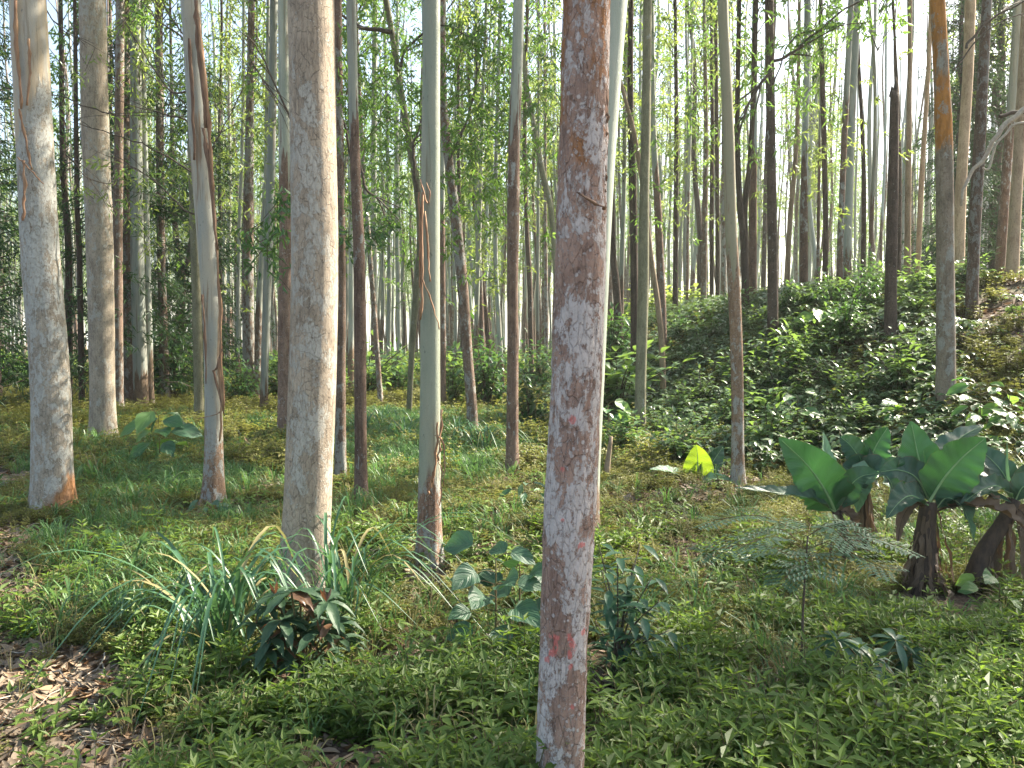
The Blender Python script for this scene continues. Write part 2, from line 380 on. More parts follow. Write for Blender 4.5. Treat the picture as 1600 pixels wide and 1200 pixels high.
# ------------------------------------------------------------------ air
hm = bpy.data.materials.new('haze_air'); hm.use_nodes = True; hm.node_tree.nodes.clear()
hv_ = hm.node_tree.nodes.new('ShaderNodeVolumePrincipled'); ho_ = hm.node_tree.nodes.new('ShaderNodeOutputMaterial'); hm.node_tree.links.new(hv_.outputs[0], ho_.inputs['Volume'])
hv_.inputs['Color'].default_value = (.93, .97, .92, 1); hv_.inputs['Density'].default_value = .0009; hv_.inputs['Anisotropy'].default_value = .3
hb = MB(); X0, X1, Y0, Y1, Z0, Z1 = -1700, 1700, -1700, 1700, -12, 34
q_ = [Vector((x, y, z)) for z in (Z0, Z1) for y in (Y0, Y1) for x in (X0, X1)]
hb.v = q_; hb.f = [(0, 2, 3, 1), (4, 5, 7, 6), (0, 1, 5, 4), (2, 6, 7, 3), (0, 4, 6, 2), (1, 3, 7, 5)]; hb.m = [0] * 6
tag(hb.build('haze', hm, smooth=False), kind='stuff')
# ------------------------------------------------------------------ trunks
def trunk_mesh(path, rads, seg, flare=.18, rough=.035, seed=0, zfine=99, hi=False, base=None):
    mb = MB(); rows = []; z0 = path[0].z
    for i, p in enumerate(path):
        a = path[max(0, i - 1)]; b = path[min(len(path) - 1, i + 1)]; t = (b - a).normalized()
        u = Vector((1, 0, 0)); u = (u - t * u.dot(t)).normalized(); v = t.cross(u)
        fl = 1 + flare * 1.5 * exp(-max(0, (p.z - z0 - .1)) / .17)
        row = []
        for k in range(seg):
            th = 2 * pi * k / seg; cx, cy_ = cos(th), sin(th)
            q = Vector((cx * 1.3 + seed, cy_ * 1.3, p.z * .9))
            nn = mn.noise(q) * rough * 2 + mn.noise(Vector((cx * 4 + seed, cy_ * 4, p.z * 5))) * rough * .8
            if hi: nn += mn.noise(Vector((cx * 11 + seed, cy_ * 11, p.z * 9))) * .045 + max(0, mn.noise(Vector((cx * 20, cy_ * 20 + seed, p.z * 22)))) * .045
            nn += (fl - 1) * (.75 + .5 * sin(th * 5 + seed)) * .9
            row.append(p + (u * cx + v * cy_) * rads[i] * (1 + nn))
        rows.append(row)
    mb.grid(rows, 0, True); n = len(mb.v); mb.f.append(tuple(range(n - seg, n))); mb.m.append(0)
    return mb

def leaves_cluster(mb, c, n, spread, L, W, hang=.8, m=0):
    for _ in range(n):
        p = c + Vector((random.gauss(0, spread), random.gauss(0, spread), random.gauss(0, spread * .8)))
        d = rdir(-hang * 1.4); l = L * U(.7, 1.25)
        mb.leaf2(p, d, rdir(.3), l, W * U(.7, 1.2), m)
def crown_mesh(name, seed, z0, z1, rad, ncl, per, L, W, lm, hang=.45, branch_up=.5, dense_c=.27):
    random.seed(seed); mb = MB()
    for i in range(ncl):
        z = z0 + (z1 - z0) * (i + R()) / ncl; a = U(0, 2 * pi); t = (z - z0) / (z1 - z0)
        rr = rad * (.35 + .65 * sin(pi * min(1, .12 + .88 * (1 - t)))) * sqrt(U(.1, 1))
        c = Vector((cos(a) * rr, sin(a) * rr, z)); b = Vector((0, 0, max(z0 - .6, z - rr * branch_up - .3)))
        mid = b.lerp(c, .55) + Vector((0, 0, .12 * rr)); pts = crv([b, mid, c], 5)
        mb.tube(pts, [.022 * (1 - .8 * k / 4) * (.5 + rad * .25) for k in range(5)], 3, 1, False)
        leaves_cluster(mb, c, per, dense_c * rad * .45, L, W, hang)
        leaves_cluster(mb, mid.lerp(c, .4), per // 2, dense_c * rad * .35, L, W, hang)
    o = mb.build(name, [lm, M['twig']], smooth=False, link=False); return o.data
CROWNS = [crown_mesh('crown', 11 + i, z0, z1, r_, nc, per, L, W, M[lm]) for i, (z0, z1, r_, nc, per, L, W, lm) in enumerate([
    (8.5, 17, 1.4, 52, 17, .21, .06, 'euc_leaf'), (10, 20, 1.6, 62, 18, .21, .062, 'euc_leaf'),
    (7, 15, 1.2, 46, 16, .2, .058, 'euc_light'), (9, 18, 1.6, 60, 20, .21, .06, 'euc_light'),
    (4.5, 15, 1.1, 52, 15, .2, .056, 'euc_leaf')])]
CANOPY = [crown_mesh('crown', 31 + i, z0, z1, r_, nc, per, .26, .075, M['euc_leaf'], .7) for i, (z0, z1, r_, nc, per) in enumerate([
    (9.5, 16, 1.9, 46, 20), (11, 18, 2.0, 50, 20)])]
random.seed(99)

G_T = 'eucalyptus trees of the plantation'
def tree(pts, wids, mat, label, D=None, res=None, zt_px=None, crown=None, rough=.03, height=15, group=G_T, cat='tree', name='eucalyptus_tree', flare=.3, crown_s=1.0, hi=False, top=None):
    """pts: pixels base -> top; wids: pixel widths at those points"""
    if D is None: b = hit(*pts[0]); D = b.y
    b = at(pts[0][0], pts[0][1], D); b.z = H(b.x, b.y)
    P = [at(x, y, D) for x, y in pts[1:]]
    P = [b - Vector((0, 0, .12))] + P
    rr = [w_ * .5 / F * D for w_ in wids]
    seg = res or (28 if D < 7 else 16 if D < 14 else 10)
    L = sum((P[i + 1] - P[i]).length for i in range(len(P) - 1))
    n = max(8, int(L / (.012 if hi else .05 if D < 9 else .15)))
    path = crv(P, n); m = len(P) - 1
    rads = []
    for i in range(n):
        u = i / (n - 1) * m; k = min(int(u), m - 1); rads.append(rr[k] + (rr[k + 1] - rr[k]) * (u - k))
    if top is None:
        d = (path[-1] - path[-3]).normalized(); p = path[-1].copy(); r0 = rads[-1]; zt_ = p.z
        while p.z < height:
            d = (d + Vector((0, 0, .12))).normalized(); p = p + d * .5; path.append(p.copy())
            rads.append(r0 * (1 - .8 * (p.z - zt_) / (height - zt_ + .5)))
    base = Vector((b.x, b.y, b.z))
    t = empty(name, base, label, cat, group)
    mb = trunk_mesh([q - base for q in path], rads, seg, flare, rough, seed=len(bpy.data.objects) * .37, hi=hi)
    o = mb.build('trunk', mat, t)
    if top is None and crown is not False:
        cm = CANOPY[len(bpy.data.objects) % 2] if crown is None else crown
        tp = path[-1] - base
        s = (height + 1.5) / 17.0
        link_mesh('crown', cm, t, (tp.x, tp.y, 0), (0, 0, U(0, 6.3)), (crown_s * s, crown_s * s, s))
    t['D'] = D; del t['D']
    return t, D, path, rads
def local(t, p): return p - t.location
def bark_strip(t, pts, wpx, D, mat='strip', off=0.0, seed=0):
    P = [local(t, at(x, y, D + off)) for x, y in pts]; c = crv(P, 14); mb = MB(); rows = []
    for i, p in enumerate(c):
        a = .5 * sin(i * .5 + seed) + .3
        w_ = wpx / F * D * .42 * (1 - .8 * abs(i / 13 - .4)) * (1 + .9 * mn.noise(Vector((i * .8, seed * 3.1, wpx))))
        p = p + Vector((mn.noise(Vector((i * .5, seed, 1))), mn.noise(Vector((i * .5, seed, 5))), 0)) * .012; s_ = Vector((cos(a), sin(a), 0)); nn = Vector((-sin(a), cos(a), 0))
        rows.append([p - s_ * w_ + nn * w_ * .5, p, p + s_ * w_ + nn * w_ * .5])
    mb.grid(rows); n = len(mb.v)
    o = mb.build('bark_strip', M[mat], t); so_ = o.modifiers.new('thick', 'SOLIDIFY'); so_.thickness = .003; return o
def branch(t, pts, w0, w1, D, mat='twig', d2=None, seed=0, name='branch', leaves=0, lm='euc_leaf', L=.12, W=.024, fork=0):
    n = len(pts); d2 = D if d2 is None else d2; random.seed(seed + 5)
    P = [local(t, at(x, y, D + (d2 - D) * i / (n - 1))) for i, (x, y) in enumerate(pts)]
    c = crv(P, 18)
    for i in range(1, 17): c[i] = c[i] + Vector((mn.noise(c[i] * 6), mn.noise(c[i] * 6 + Vector((9, 0, 0))), mn.noise(c[i] * 6 + Vector((0, 9, 0))))) * .03
    mb = MB(); k = D / F * .5
    mb.tube(c, [(w0 + (w1 - w0) * i / 17) * k for i in range(18)], 6)
    for f in range(fork):
        i = random.randint(4, 15); d = (c[i] - c[i - 1]).normalized() + rdir(0) * .7; l = U(.2, .6)
        q = [c[i] + d * l * s_ + Vector((0, 0, -.05 * s_ * s_)) for s_ in (0, .3, .6, 1)]
        mb.tube(q, [w1 * k * 1.2, w1 * k, w1 * k * .8, w1 * k * .5], 4)
    o = mb.build(name, M[mat], t)
    if leaves:
        lb = MB()
        for _ in range(leaves // 7):
            i = random.randint(5, 17); p = c[i] + rdir(-.2) * U(.02, .3); lb.tube([c[i], p], .0025, 3, 1, False)
            for __ in range(7):
                lb.leaf2(p + rdir(0) * U(0, .07), rdir(-1.3), rdir(.3), L * U(.7, 1.3), W * U(.7, 1.2), 0)
        lb.build('foliage', [M[lm], M['twig']], o, smooth=False)
    return o
def crown_local(name, t, cpx, D, n, rx, rz, L=.13, W=.028, lm='euc_leaf', seed=0, dd=.8):
    """leafy sprays around pixel spots, hung on a tree as one foliage part"""
    random.seed(seed + 77); mb = MB()
    for (x, y) in cpx:
        c = local(t, at(x, y, D))
        for k in range(max(3, int(n * .95))):
            q = c + Vector((random.gauss(0, rx), random.gauss(0, dd), random.gauss(0, rz)))
            e = q + Vector((U(-.25, .25), U(-.25, .25), -U(.05, .3)))
            mb.tube([q, e], .004, 3, 1, False)
            for __ in range(9):
                mb.leaf2(q.lerp(e, R()) + rdir(0) * .06, rdir(-.8), rdir(.3), L * U(.7, 1.3), W * U(.7, 1.2), 0)
    return mb.build(name, [M[lm], M['twig']], t, smooth=False)

def zt_at(py, D): return at(800, py, D).z                           # world height of a pixel row at a depth
GREYB = dict(lo1=(.13, .10, .075), lo2=(.21, .17, .13))
PALE1, PALE2 = (.23, .25, .21), (.32, .33, .27)
TAN = (.26, .18, .11)
# ---- the foreground trunks
fm = []
cx0 = (874 - 800) / F * 2.5
for (x, y, a, b, al) in [(867, 996, 8, 5, 0), (868, 1010, 4, 13, 0), (863, 1022, 5, 6, 0), (855, 1034, 4, 6, 0), (893, 1003, 5, 15, .25), (890, 1022, 4, 8, 0), (892, 1040, 4, 5, 0),
                      (913, 990, 4, 6, 0), (908, 852, 6, 5, 0), (896, 1104, 4, 4, 0), (893, 656, 6, 7, 0), (878, 733, 4, 4, 0), (878, 812, 3, 3, 0)]:
    z = at(x, y, 2.43).z - H(cx0, 2.5); fm.append(((x - 874) / F * 2.43, z, a / F * 2.43, b / F * 2.43, al))
D1 = 2.5
m_front = bark('front_trunk_bark', (.19, .12, .095), (.31, .21, .165), lichen=.96, lcol=(.62, .57, .55), crack=.75, lsc=.85,
               orange=(zt_at(250, D1), (.36, .17, .075), .6), marks=fm, zl=zt_at(330, D1))
T1, d, p1, r1 = tree([(871, 1320), (875, 1200), (881, 1000), (890, 800), (900, 600), (907, 400), (912, 200), (917, 0)], [80, 76, 75, 79, 77, 77, 73, 69], m_front,
     'nearest trunk, reddish brown with white lichen patches and small red paint marks', D=D1, res=72, hi=True, rough=.025, flare=.05)
# lifted flap and flakes of bark
o = bark_strip(T1, [(903, 300), (918, 310), (932, 319), (947, 327)], 9, D1, 'strip_dark', -.10)
o.name = 'bark_flap'
for i, (a, b) in enumerate([((944, 95), (947, 200)), ((945, 180), (942, 235)), ((943, 250), (945, 300)), ((941, 300), (944, 345)), ((921, 200), (923, 245)), ((934, 520), (932, 560)), ((929, 600), (931, 640))]):
    bark_strip(T1, [a, ((a[0] + b[0]) / 2 + 2, (a[1] + b[1]) / 2), b], 5, D1, 'strip_dark', -.035, i)
m2 = bark('pale_trunk_bark', (.13, .09, .06), (.2, .14, .1), (.30, .34, .28), (.38, .40, .33), zt=zt_at(760, 6.0), lichen=.3, blend=.06, streak_amt=.15)
tree([(908, 855), (914, 740), (921, 600), (930, 400), (938, 250), (949, 100), (957, 0)], [50, 46, 46, 46, 46, 46, 46], m2,
     'smooth pale greenish trunk leaning out from right behind the nearest lichen-spotted trunk', D=6.0, rough=.012)
m3 = bark('grey_bark', (.23, .185, .14), (.36, .295, .225), lichen=.5, lcol=(.52, .49, .43), crack=.8, lsc=1.2)
T3, D3, p3, r3 = tree([(472, 948), (475, 900), (480, 800), (488, 600), (492, 400), (489, 200), (486, 0)], [77, 75, 74, 73, 71, 69, 69], m3,
     'stout straight grey-brown trunk with fine cracks, dark ribbed plant at its foot', res=56, hi=False, rough=.015)
m4 = bark('speckled_bark', (.21, .18, .14), (.32, .28, .225), (.34, .33, .29), (.38, .30, .20), zt=zt_at(165, 7.3), lichen=.75, lcol=(.52, .52, .48), crack=.8,
          slope=-3.0, foot=(.30, .13, .04), streak=(.15, .10, .06), streak_amt=.5, blend=.1, lsc=1.3)
T4, D4, p4, r4 = tree([(82, 806), (82, 780), (79, 600), (64, 400), (53, 200), (43, 0)], [62, 59, 56, 53, 50, 50], m4,
     'thick grey lichen-blotched trunk at the left edge with a rusty orange foot', res=40, rough=.02)
for i, (q, w_) in enumerate([([(24, 0), (27, 90), (34, 170)], 7), ([(45, 60), (46, 110), (42, 165)], 5), ([(30, 170), (42, 230), (50, 265)], 5), ([(36, 250), (38, 300), (36, 345)], 6), ([(27, 245), (50, 268), (68, 288)], 3)]):
    bark_strip(T4, q, w_, D4, 'strip', -.2, i)
m5 = bark('lichen_bark', (.21, .17, .13), (.33, .28, .215), lichen=.5, lcol=(.46, .45, .40), crack=.8, lsc=1.4)
tree([(161, 692), (160, 600), (156, 400), (149, 200), (144, 0)], [40, 36, 38, 38, 38], m5, 'pale grey mottled trunk, second thick one from the left, its right side sunlit', res=28, rough=.02)
# ---- mid trunks
m_peel = bark('peeling_trunk_bark', (.16, .095, .06), (.26, .17, .11), (.28, .29, .26), (.36, .33, .26), zt=zt_at(680, 7.6), lichen=.9, crack=.9, lsc=1.3, streak=(.20, .13, .075), streak_amt=.85, blend=.12)
T11, D11, p11, r11 = tree([(334, 795), (334, 700), (333, 600), (331, 500), (325, 400), (317, 300), (309, 200), (303, 100), (298, 0)], [36, 28, 26, 27, 29, 29, 28, 27, 29], m_peel,
     'leaning bluish-white trunk shedding long brown ribbons of bark down its right side', res=28, rough=.02)
for i, (q, w_) in enumerate([([(306, 0), (312, 90), (322, 200)], 9), ([(311, 30), (320, 130), (328, 230), (334, 300)], 8), ([(318, 200), (330, 290), (340, 390)], 8), ([(338, 380), (343, 470), (346, 560), (350, 640)], 6),
                             ([(347, 545), (338, 575), (334, 582), (342, 610), (350, 650)], 4), ([(349, 640), (336, 648), (318, 652), (308, 655)], 3), ([(316, 460), (320, 520), (322, 600)], 5), ([(342, 560), (346, 620), (344, 690)], 6),
                             ([(296, 60), (300, 150), (305, 250)], 7)]):
    bark_strip(T11, q, w_, D11, 'strip' if i % 2 else 'strip_dark', -.14, i)
m24 = bark('smooth_trunk_bark', (.15, .09, .06), (.27, .17, .12), (.24, .27, .21), (.30, .31, .24), zt=zt_at(745, 5.7), lichen=1.0, crack=.9, lsc=1.2, streak=(.16, .13, .08), streak_amt=.6, blend=.10)
T24, D24, p24, r24 = tree([(669, 888), (670, 860), (671, 750), (672, 600), (672, 400), (673, 200), (675, 0)], [43, 39, 35, 31, 30, 28, 25], m24,
     'straight sage-green trunk at centre with a tuft of rusty peeled bark low on it', res=36, rough=.018)
for i, (q, w_) in enumerate([([(661, 300), (659, 400), (658, 500)], 7), ([(657, 280), (662, 300), (668, 318), (672, 300), (666, 285)], 3), ([(664, 330), (668, 380), (672, 440)], 4), ([(657, 430), (668, 455), (680, 490), (687, 515)], 2.5),
                             ([(684, 660), (681, 720), (676, 760)], 4), ([(690, 640), (688, 690), (684, 720)], 5), ([(680, 680), (688, 685), (694, 700), (693, 760)], 3), ([(683, 720), (690, 735), (688, 790)], 2.5),
                             ([(678, 735), (672, 760), (668, 775)], 5), ([(655, 300), (656, 380), (655, 450)], 4)]):
    bark_strip(T24, q, w_, D24, 'strip', -.11, i)
bd = lambda name, **k: bark(name, **k)
m_brown = bd('brown_bark', lo1=(.10, .065, .045), lo2=(.18, .12, .085), lichen=.7, lcol=(.36, .36, .33), crack=.9, vary=.01, lsc=1.3)
m_brown_pale = bd('half_shed_bark', lo1=(.10, .065, .045), lo2=(.19, .125, .085), up1=PALE1, up2=PALE2, zt=2.8, lichen=.55, crack=.9, vary=.9, blend=.3, lsc=1.2)
m_pale = bd('pale_smooth_bark', lo1=(.11, .07, .045), lo2=(.20, .14, .09), up1=(.25, .28, .25), up2=(.34, .35, .30), zt=1.1, lichen=.4, vary=.5, blend=.2, streak_amt=.6)
m_pale_hi = bd('pale_upper_bark', lo1=(.09, .055, .04), lo2=(.16, .10, .07), up1=(.28, .32, .30), up2=(.36, .39, .36), zt=3.6, lichen=.3, vary=1.2, blend=.4, streak_amt=.25)
m_red = bd('red_brown_bark', lo1=(.11, .068, .05), lo2=(.19, .125, .09), up1=PALE1, up2=PALE2, zt=4.2, lichen=.4, crack=1.0, vary=.6, blend=.3)
m_dark = bd('dark_bark', lo1=(.05, .035, .027), lo2=(.10, .07, .052), lichen=.15, crack=1.2, vary=.01)
m_olive = bd('olive_bark', lo1=(.14, .135, .085), lo2=(.20, .19, .12), lichen=.25, crack=.5, vary=.01)
m_tan = bd('tan_bark', lo1=(.22, .15, .095), lo2=(.32, .24, .16), lichen=.1, crack=.3, vary=.01)
m40 = bd('stripped_bark', lo1=(.16, .10, .065), lo2=(.25, .17, .11), up1=(.24, .23, .15), up2=(.28, .25, .17), zt=zt_at(390, 9.0), lichen=.75, lcol=(.42, .42, .38), crack=.7, blend=.4, lsc=1.2)
z45 = zt_at(230, 11.0)
m45 = bd('orange_topped_bark', lo1=(.13, .105, .08), lo2=(.22, .18, .135), lichen=.5, lcol=(.36, .36, .32), crack=.6, orange=(3.3, (.42, .19, .05), .35))
MID = [
 ([(185, 648), (184, 400), (186, 200), (188, 0)], [15, 14, 13, 12], m_brown, 'slim brown trunk wedged just left of a lichen-dotted trunk, behind the second thick trunk', None),
 ([(203, 640), (201, 500), (198, 350), (195, 0)], [21, 19, 16, 13], m_brown, 'brown trunk densely dotted with white lichen, left of the pale blue-grey pair', None),
 ([(221, 632), (217, 500), (214, 350), (211, 0)], [22, 21, 19, 15], m_pale, 'broad pale blue-grey smooth trunk of a touching pair on the left', 19),
 ([(236, 635), (232, 500), (229, 350), (226, 200), (222, 0)], [11, 11, 9, 8, 6], m_pale, 'narrow whitish trunk of the touching pale pair, reddish brown at its foot', 19.2),
 ([(258, 635), (255, 500), (251, 350), (248, 0)], [16, 13, 12, 11], m_brown, 'straight brown trunk standing alone right of the pale pair', None),
 ([(311, 650), (308, 500), (304, 350), (300, 200)], [15, 14, 15, 14], m_olive, 'olive trunk with sunlit ribbons, close behind the leaning bluish-white one', 16),
 ([(389, 598), (387, 400), (390, 200), (393, 0)], [19, 18, 13, 10], m_brown, 'thick dark brown rough trunk standing left of the pale grey pair', 22),
 ([(371, 590), (373, 400), (379, 200), (381, 0)], [6, 6, 5, 5], m_pale, 'thin trunk with white left side, just left of the thick dark brown one', 24),
 ([(412, 648), (414, 560), (419, 400), (425, 200), (428, 0)], [13, 12, 14, 13, 12], m_pale, 'pale blue-green trunk with dark foot, right one of the crossing pair', None),
 ([(402, 622), (404, 500), (411, 380), (416, 250), (419, 0)], [11, 11, 9, 7, 5], m_brown_pale, 'leaning trunk dark below and greenish above, left one of the crossing pair', 21),
 ([(447, 692), (446, 550), (446, 350), (444, 200), (443, 0)], [26, 23, 19, 17, 17], m_red, 'tan trunk with pale blue upper part peeking out left of the stout grey-brown trunk', None),
 ([(532, 756), (532, 600), (533, 400), (530, 200), (528, 0)], [18, 16, 14, 13, 12], m_brown, 'lichen-greyed trunk peeking out right behind the stout grey-brown trunk', None),
 ([(564, 790), (563, 600), (561, 400), (556, 280), (552, 150), (549, 0)], [20, 19, 18, 16, 15, 15], m_red, 'slender dark brown trunk with pale upper bark and a low leaf tuft', None),
 ([(548, 622), (549, 450), (549, 350)], [10, 9, 9], m_pale, 'pale slim trunk half hidden left of the slender dark brown one', 24),
 ([(596, 641), (587, 520), (578, 400), (566, 230), (560, 100)], [9, 8, 8, 6, 5], m_brown, 'thin leaning trunk with whitish speckled foot in tall grass', None),
 ([(585, 618), (585, 450), (584, 300), (586, 0)], [11, 9, 9, 8], m_brown_pale, 'upright slim trunk behind the thin leaning one in the tall grass', 25),
 ([(638, 642), (643, 560), (651, 450), (657, 380), (653, 300), (637, 210), (623, 120), (612, 50), (603, 0)], [9, 9, 10, 11, 12, 11, 10, 9, 9], m_olive, 'bent stem swinging out left of the sage-green trunk, leafy at the top', 16),
 ([(692, 645), (692, 500), (691, 350), (692, 200), (694, 0)], [10, 9, 8, 7, 6], m_red, 'reddish trunk showing as a thin line right behind the sage-green trunk', None),
 ([(739, 692), (737, 640), (731, 560), (723, 450), (713, 350), (701, 250), (692, 150), (690, 0)], [19, 17, 16, 17, 17, 14, 12, 10], m_brown, 'curving brown lichen-dotted trunk that leans left out of the sunlit grass', None),
 ([(786, 628), (780, 520), (775, 420), (774, 300), (778, 150), (782, 0)], [9, 8, 7, 7, 6, 6], m_pale, 'thin pale gently curved trunk left of the red-brown one', None),
 ([(800, 742), (801, 600), (801, 450), (802, 330), (804, 200), (808, 100), (811, 0)], [20, 18, 17, 19, 18, 17, 17], m_red, 'red-brown trunk with smooth pale top, left of the nearest trunk', None),
 ([(880, 655), (870, 450), (861, 330), (848, 270), (835, 200), (822, 130), (816, 60)], [9, 9, 9, 9, 8, 7, 5], m_olive, 'dry yellowish stem leaning from the red-brown trunk toward the nearest trunk', 14),
 ([(970, 540), (963, 450), (957, 380), (955, 200), (960, 0)], [14, 12, 10, 9, 7], m_dark, 'dark trunk leaning slightly, first one right of the nearest trunk', 22),
 ([(991, 575), (991, 450), (989, 300), (985, 150), (986, 0)], [12, 12, 12, 10, 8], m_dark, 'straight dark trunk just left of the olive-green trunk', 19),
 ([(1000, 690), (1001, 600), (1005, 450), (1007, 300), (1010, 150), (1012, 0)], [19, 17, 17, 15, 14, 13], m_olive, 'smooth olive-green trunk, straight and clean, at the foot of the bank', None),
 ([(1037, 610), (1034, 540), (1027, 470), (1017, 400), (1006, 300), (991, 210), (978, 160)], [10, 9, 9, 8, 8, 7, 6], m_tan, 'pale tan stem curving left behind the olive-green trunk', 15),
 ([(1037, 570), (1033, 450), (1029, 350), (1021, 200), (1018, 0)], [14, 13, 12, 9, 8], m_red, 'reddish dark trunk right behind the curving tan stem', 18.5),
 ([(1153, 758), (1152, 600), (1147, 450), (1142, 350), (1138, 200), (1131, 50), (1129, 0)], [20, 19, 19, 18, 17, 16, 16], m40, 'slim brown trunk with a pale stripped wound, right of centre before the bank', None),
 ([(1164, 475), (1162, 380), (1156, 320), (1152, 200), (1155, 0)], [9, 11, 10, 8, 7], m_dark, 'dark left fork stem rising right behind the slim stripped trunk', 18),
 ([(1168, 475), (1165, 380), (1164, 320), (1172, 250), (1177, 150), (1181, 0)], [7, 9, 9, 8, 8, 8], m_dark, 'dark stem leaning right from the forked base behind the slim stripped trunk', 18.1),
 ([(1176, 475), (1176, 380), (1177, 250), (1180, 0)], [14, 13, 12, 9], m_pale_hi, 'pale-topped trunk with dark lower half on the bank crest right of the fork', 19),
 ([(1208, 542), (1207, 400), (1205, 250), (1203, 100), (1202, 0)], [18, 16, 14, 14, 14], m_dark, 'straight dark rough-barked trunk rising mid-slope right of the fork', None),
 ([(1230, 452), (1234, 350), (1242, 260), (1247, 150), (1249, 0)], [7, 8, 7, 6, 5], m_tan, 'thin tan stem leaning right on the crest', 19),
 ([(1256, 452), (1256, 350), (1258, 220), (1261, 100), (1262, 0)], [14, 12, 10, 10, 10], m_pale_hi, 'trunk on the crest, dark below and greyish above, ringed with young leaves', 18),
 ([(1289, 450), (1290, 350), (1287, 200), (1284, 80), (1282, 0)], [9, 8, 8, 7, 6], m_dark, 'slim dark trunk on the crest with a leafy sprig halfway up', 18.5),
 ([(1310, 462), (1314, 350), (1319, 220), (1325, 100), (1330, 0)], [10, 9, 9, 9, 9], m_red, 'red-brown trunk touching the smooth pale-blue trunk on its left', 16),
 ([(1322, 440), (1325, 330), (1329, 200), (1335, 90), (1340, 0)], [13, 14, 13, 12, 10], m_pale, 'smooth pale-blue trunk on the crest, standing against its red-brown neighbour', 17),
 ([(1349, 418), (1350, 320), (1348, 220), (1342, 100), (1340, 20)], [8, 7, 6, 5, 4], m_dark, 'slim dark-footed trunk right of the smooth pale-blue trunk', 19),
 ([(1358, 418), (1362, 340), (1367, 220), (1366, 100), (1357, 0)], [6, 6, 6, 5, 5], m_brown_pale, 'thin trunk bowing right then left, between the pale-blue trunk and the broken snag', 19.5),
 ([(1405, 435), (1406, 300), (1404, 180), (1399, 80), (1395, 0)], [6, 6, 5, 4, 4], m_dark, 'thin dark stem rising right behind the broken snag', 17),
 ([(1419, 408), (1419, 300), (1421, 150), (1422, 0)], [10, 9, 7, 6], m_tan, 'slim tan trunk, first one standing clear of the broken snag', 18),
 ([(1434, 402), (1439, 300), (1443, 230), (1451, 100), (1455, 0)], [8, 8, 7, 6, 6], m_tan, 'tan stem leaning right toward the orange-topped trunk', 18.5),
 ([(1478, 650), (1478, 500), (1477, 400), (1475, 220), (1470, 100), (1465, 0)], [29, 27, 26, 24, 22, 21], m45, 'grey trunk turning bright orange above head height, mid-slope behind the banana plants', None),
 ([(1499, 400), (1500, 330), (1506, 220), (1513, 100), (1516, 0)], [17, 16, 15, 15, 15], m_tan, 'pinkish-tan trunk with a bright sunlit right edge, on the crest', 17),
 ([(1517, 495), (1522, 380), (1529, 250), (1536, 120), (1542, 0)], [18, 17, 17, 15, 14], m_brown, 'dark brown trunk leaning right, beside the pinkish-tan trunk', None),
 ([(1561, 418), (1568, 330), (1575, 240), (1584, 120), (1591, 0)], [14, 14, 13, 13, 12], m_brown_pale, 'leaning trunk with pale greyish top near the right edge, behind the dead branch', 15),
 ([(1582, 408), (1587, 320), (1593, 220), (1600, 100), (1606, 0)], [18, 16, 15, 15, 15], m_tan, 'smooth tan trunk at the right edge on the crest', 14.5),
 ([(1055, 485), (1056, 350), (1057, 200), (1055, 0)], [9, 8, 7, 5], m_dark, 'slim dark trunk of the crest row, furthest left of that row', 25),
 ([(1073, 485), (1075, 350), (1080, 150)], [4.5, 4.5, 4], m_red, 'very thin reddish stem in the crest row beside the furthest left trunk', 28),
 ([(1099, 492), (1101, 350), (1103, 200), (1100, 0)], [10, 9, 7, 5], m_brown, 'brown trunk with a clump of yellow-green leaves high up in the crest row', 23),
 ([(1112, 495), (1112, 350), (1113, 200), (1112, 100)], [7, 7, 6, 5], m_dark, 'thin black-looking trunk left of two close brown ones in the crest row', 24),
 ([(1121, 490), (1121, 350), (1120, 200), (1118, 0)], [7, 7, 6, 5], m_dark, 'left one of two close brown trunks behind the slim stripped trunk', 24.5),
 ([(1131, 490), (1131, 350), (1131, 200), (1133, 0)], [9, 8, 7, 6], m_brown, 'right one of two close brown trunks behind the slim stripped trunk', 22),
 ([(1278, 450), (1279, 330), (1281, 200)], [5, 5, 4], m_red, 'thin reddish stem on the crest left of the slim trunk with the leafy sprig', 20),
 ([(279, 560), (281, 500), (284, 440), (277, 390), (270, 300), (268, 150)], [14, 12, 12, 9, 7, 5], m_dark, 'dark forked trunk in the gap left of the olive trunk', 30),
 ([(282, 560), (284, 480), (285, 435), (296, 395), (307, 300), (309, 200)], [10, 10, 9, 8, 7, 5], m_dark, 'leaning right limb of the dark forked trunk in the gap', 30.1),
 ([(724, 590), (722, 450), (718, 350), (716, 150), (718, 0)], [8, 7, 6, 5, 4], m_dark, 'dark mossy trunk between the sage-green and the curving brown trunk', 28),
 ([(755, 575), (750, 450), (745, 300), (744, 0)], [10, 9, 8, 6], m_red, 'red-brown trunk right behind the curving brown trunk', 30),
 ([(769, 572), (760, 500), (752, 420), (745, 350)], [8, 8, 7, 7], m_dark, 'dark trunk leaning left across the red-brown one behind the curving trunk', 30.4),
 ([(607, 600), (608, 450), (607, 300), (600, 0)], [7, 7, 6, 4], m_pale, 'left one of two pale straight trunks far behind the tall sunlit grass', 34),
 ([(624, 602), (622, 450), (620, 300), (621, 0)], [8, 8, 7, 5], m_pale, 'right one of two pale straight trunks far behind the tall sunlit grass', 34),
 ([(831, 598), (828, 450), (823, 350), (820, 200), (824, 0)], [8, 8, 7, 6, 5], m_dark, 'dark trunk between the red-brown and the nearest trunk', 26),
 ([(841, 575), (840, 450), (841, 300), (842, 0)], [5, 5, 5, 4], m_brown_pale, 'thin grey-topped trunk between the red-brown and the nearest trunk', 34),
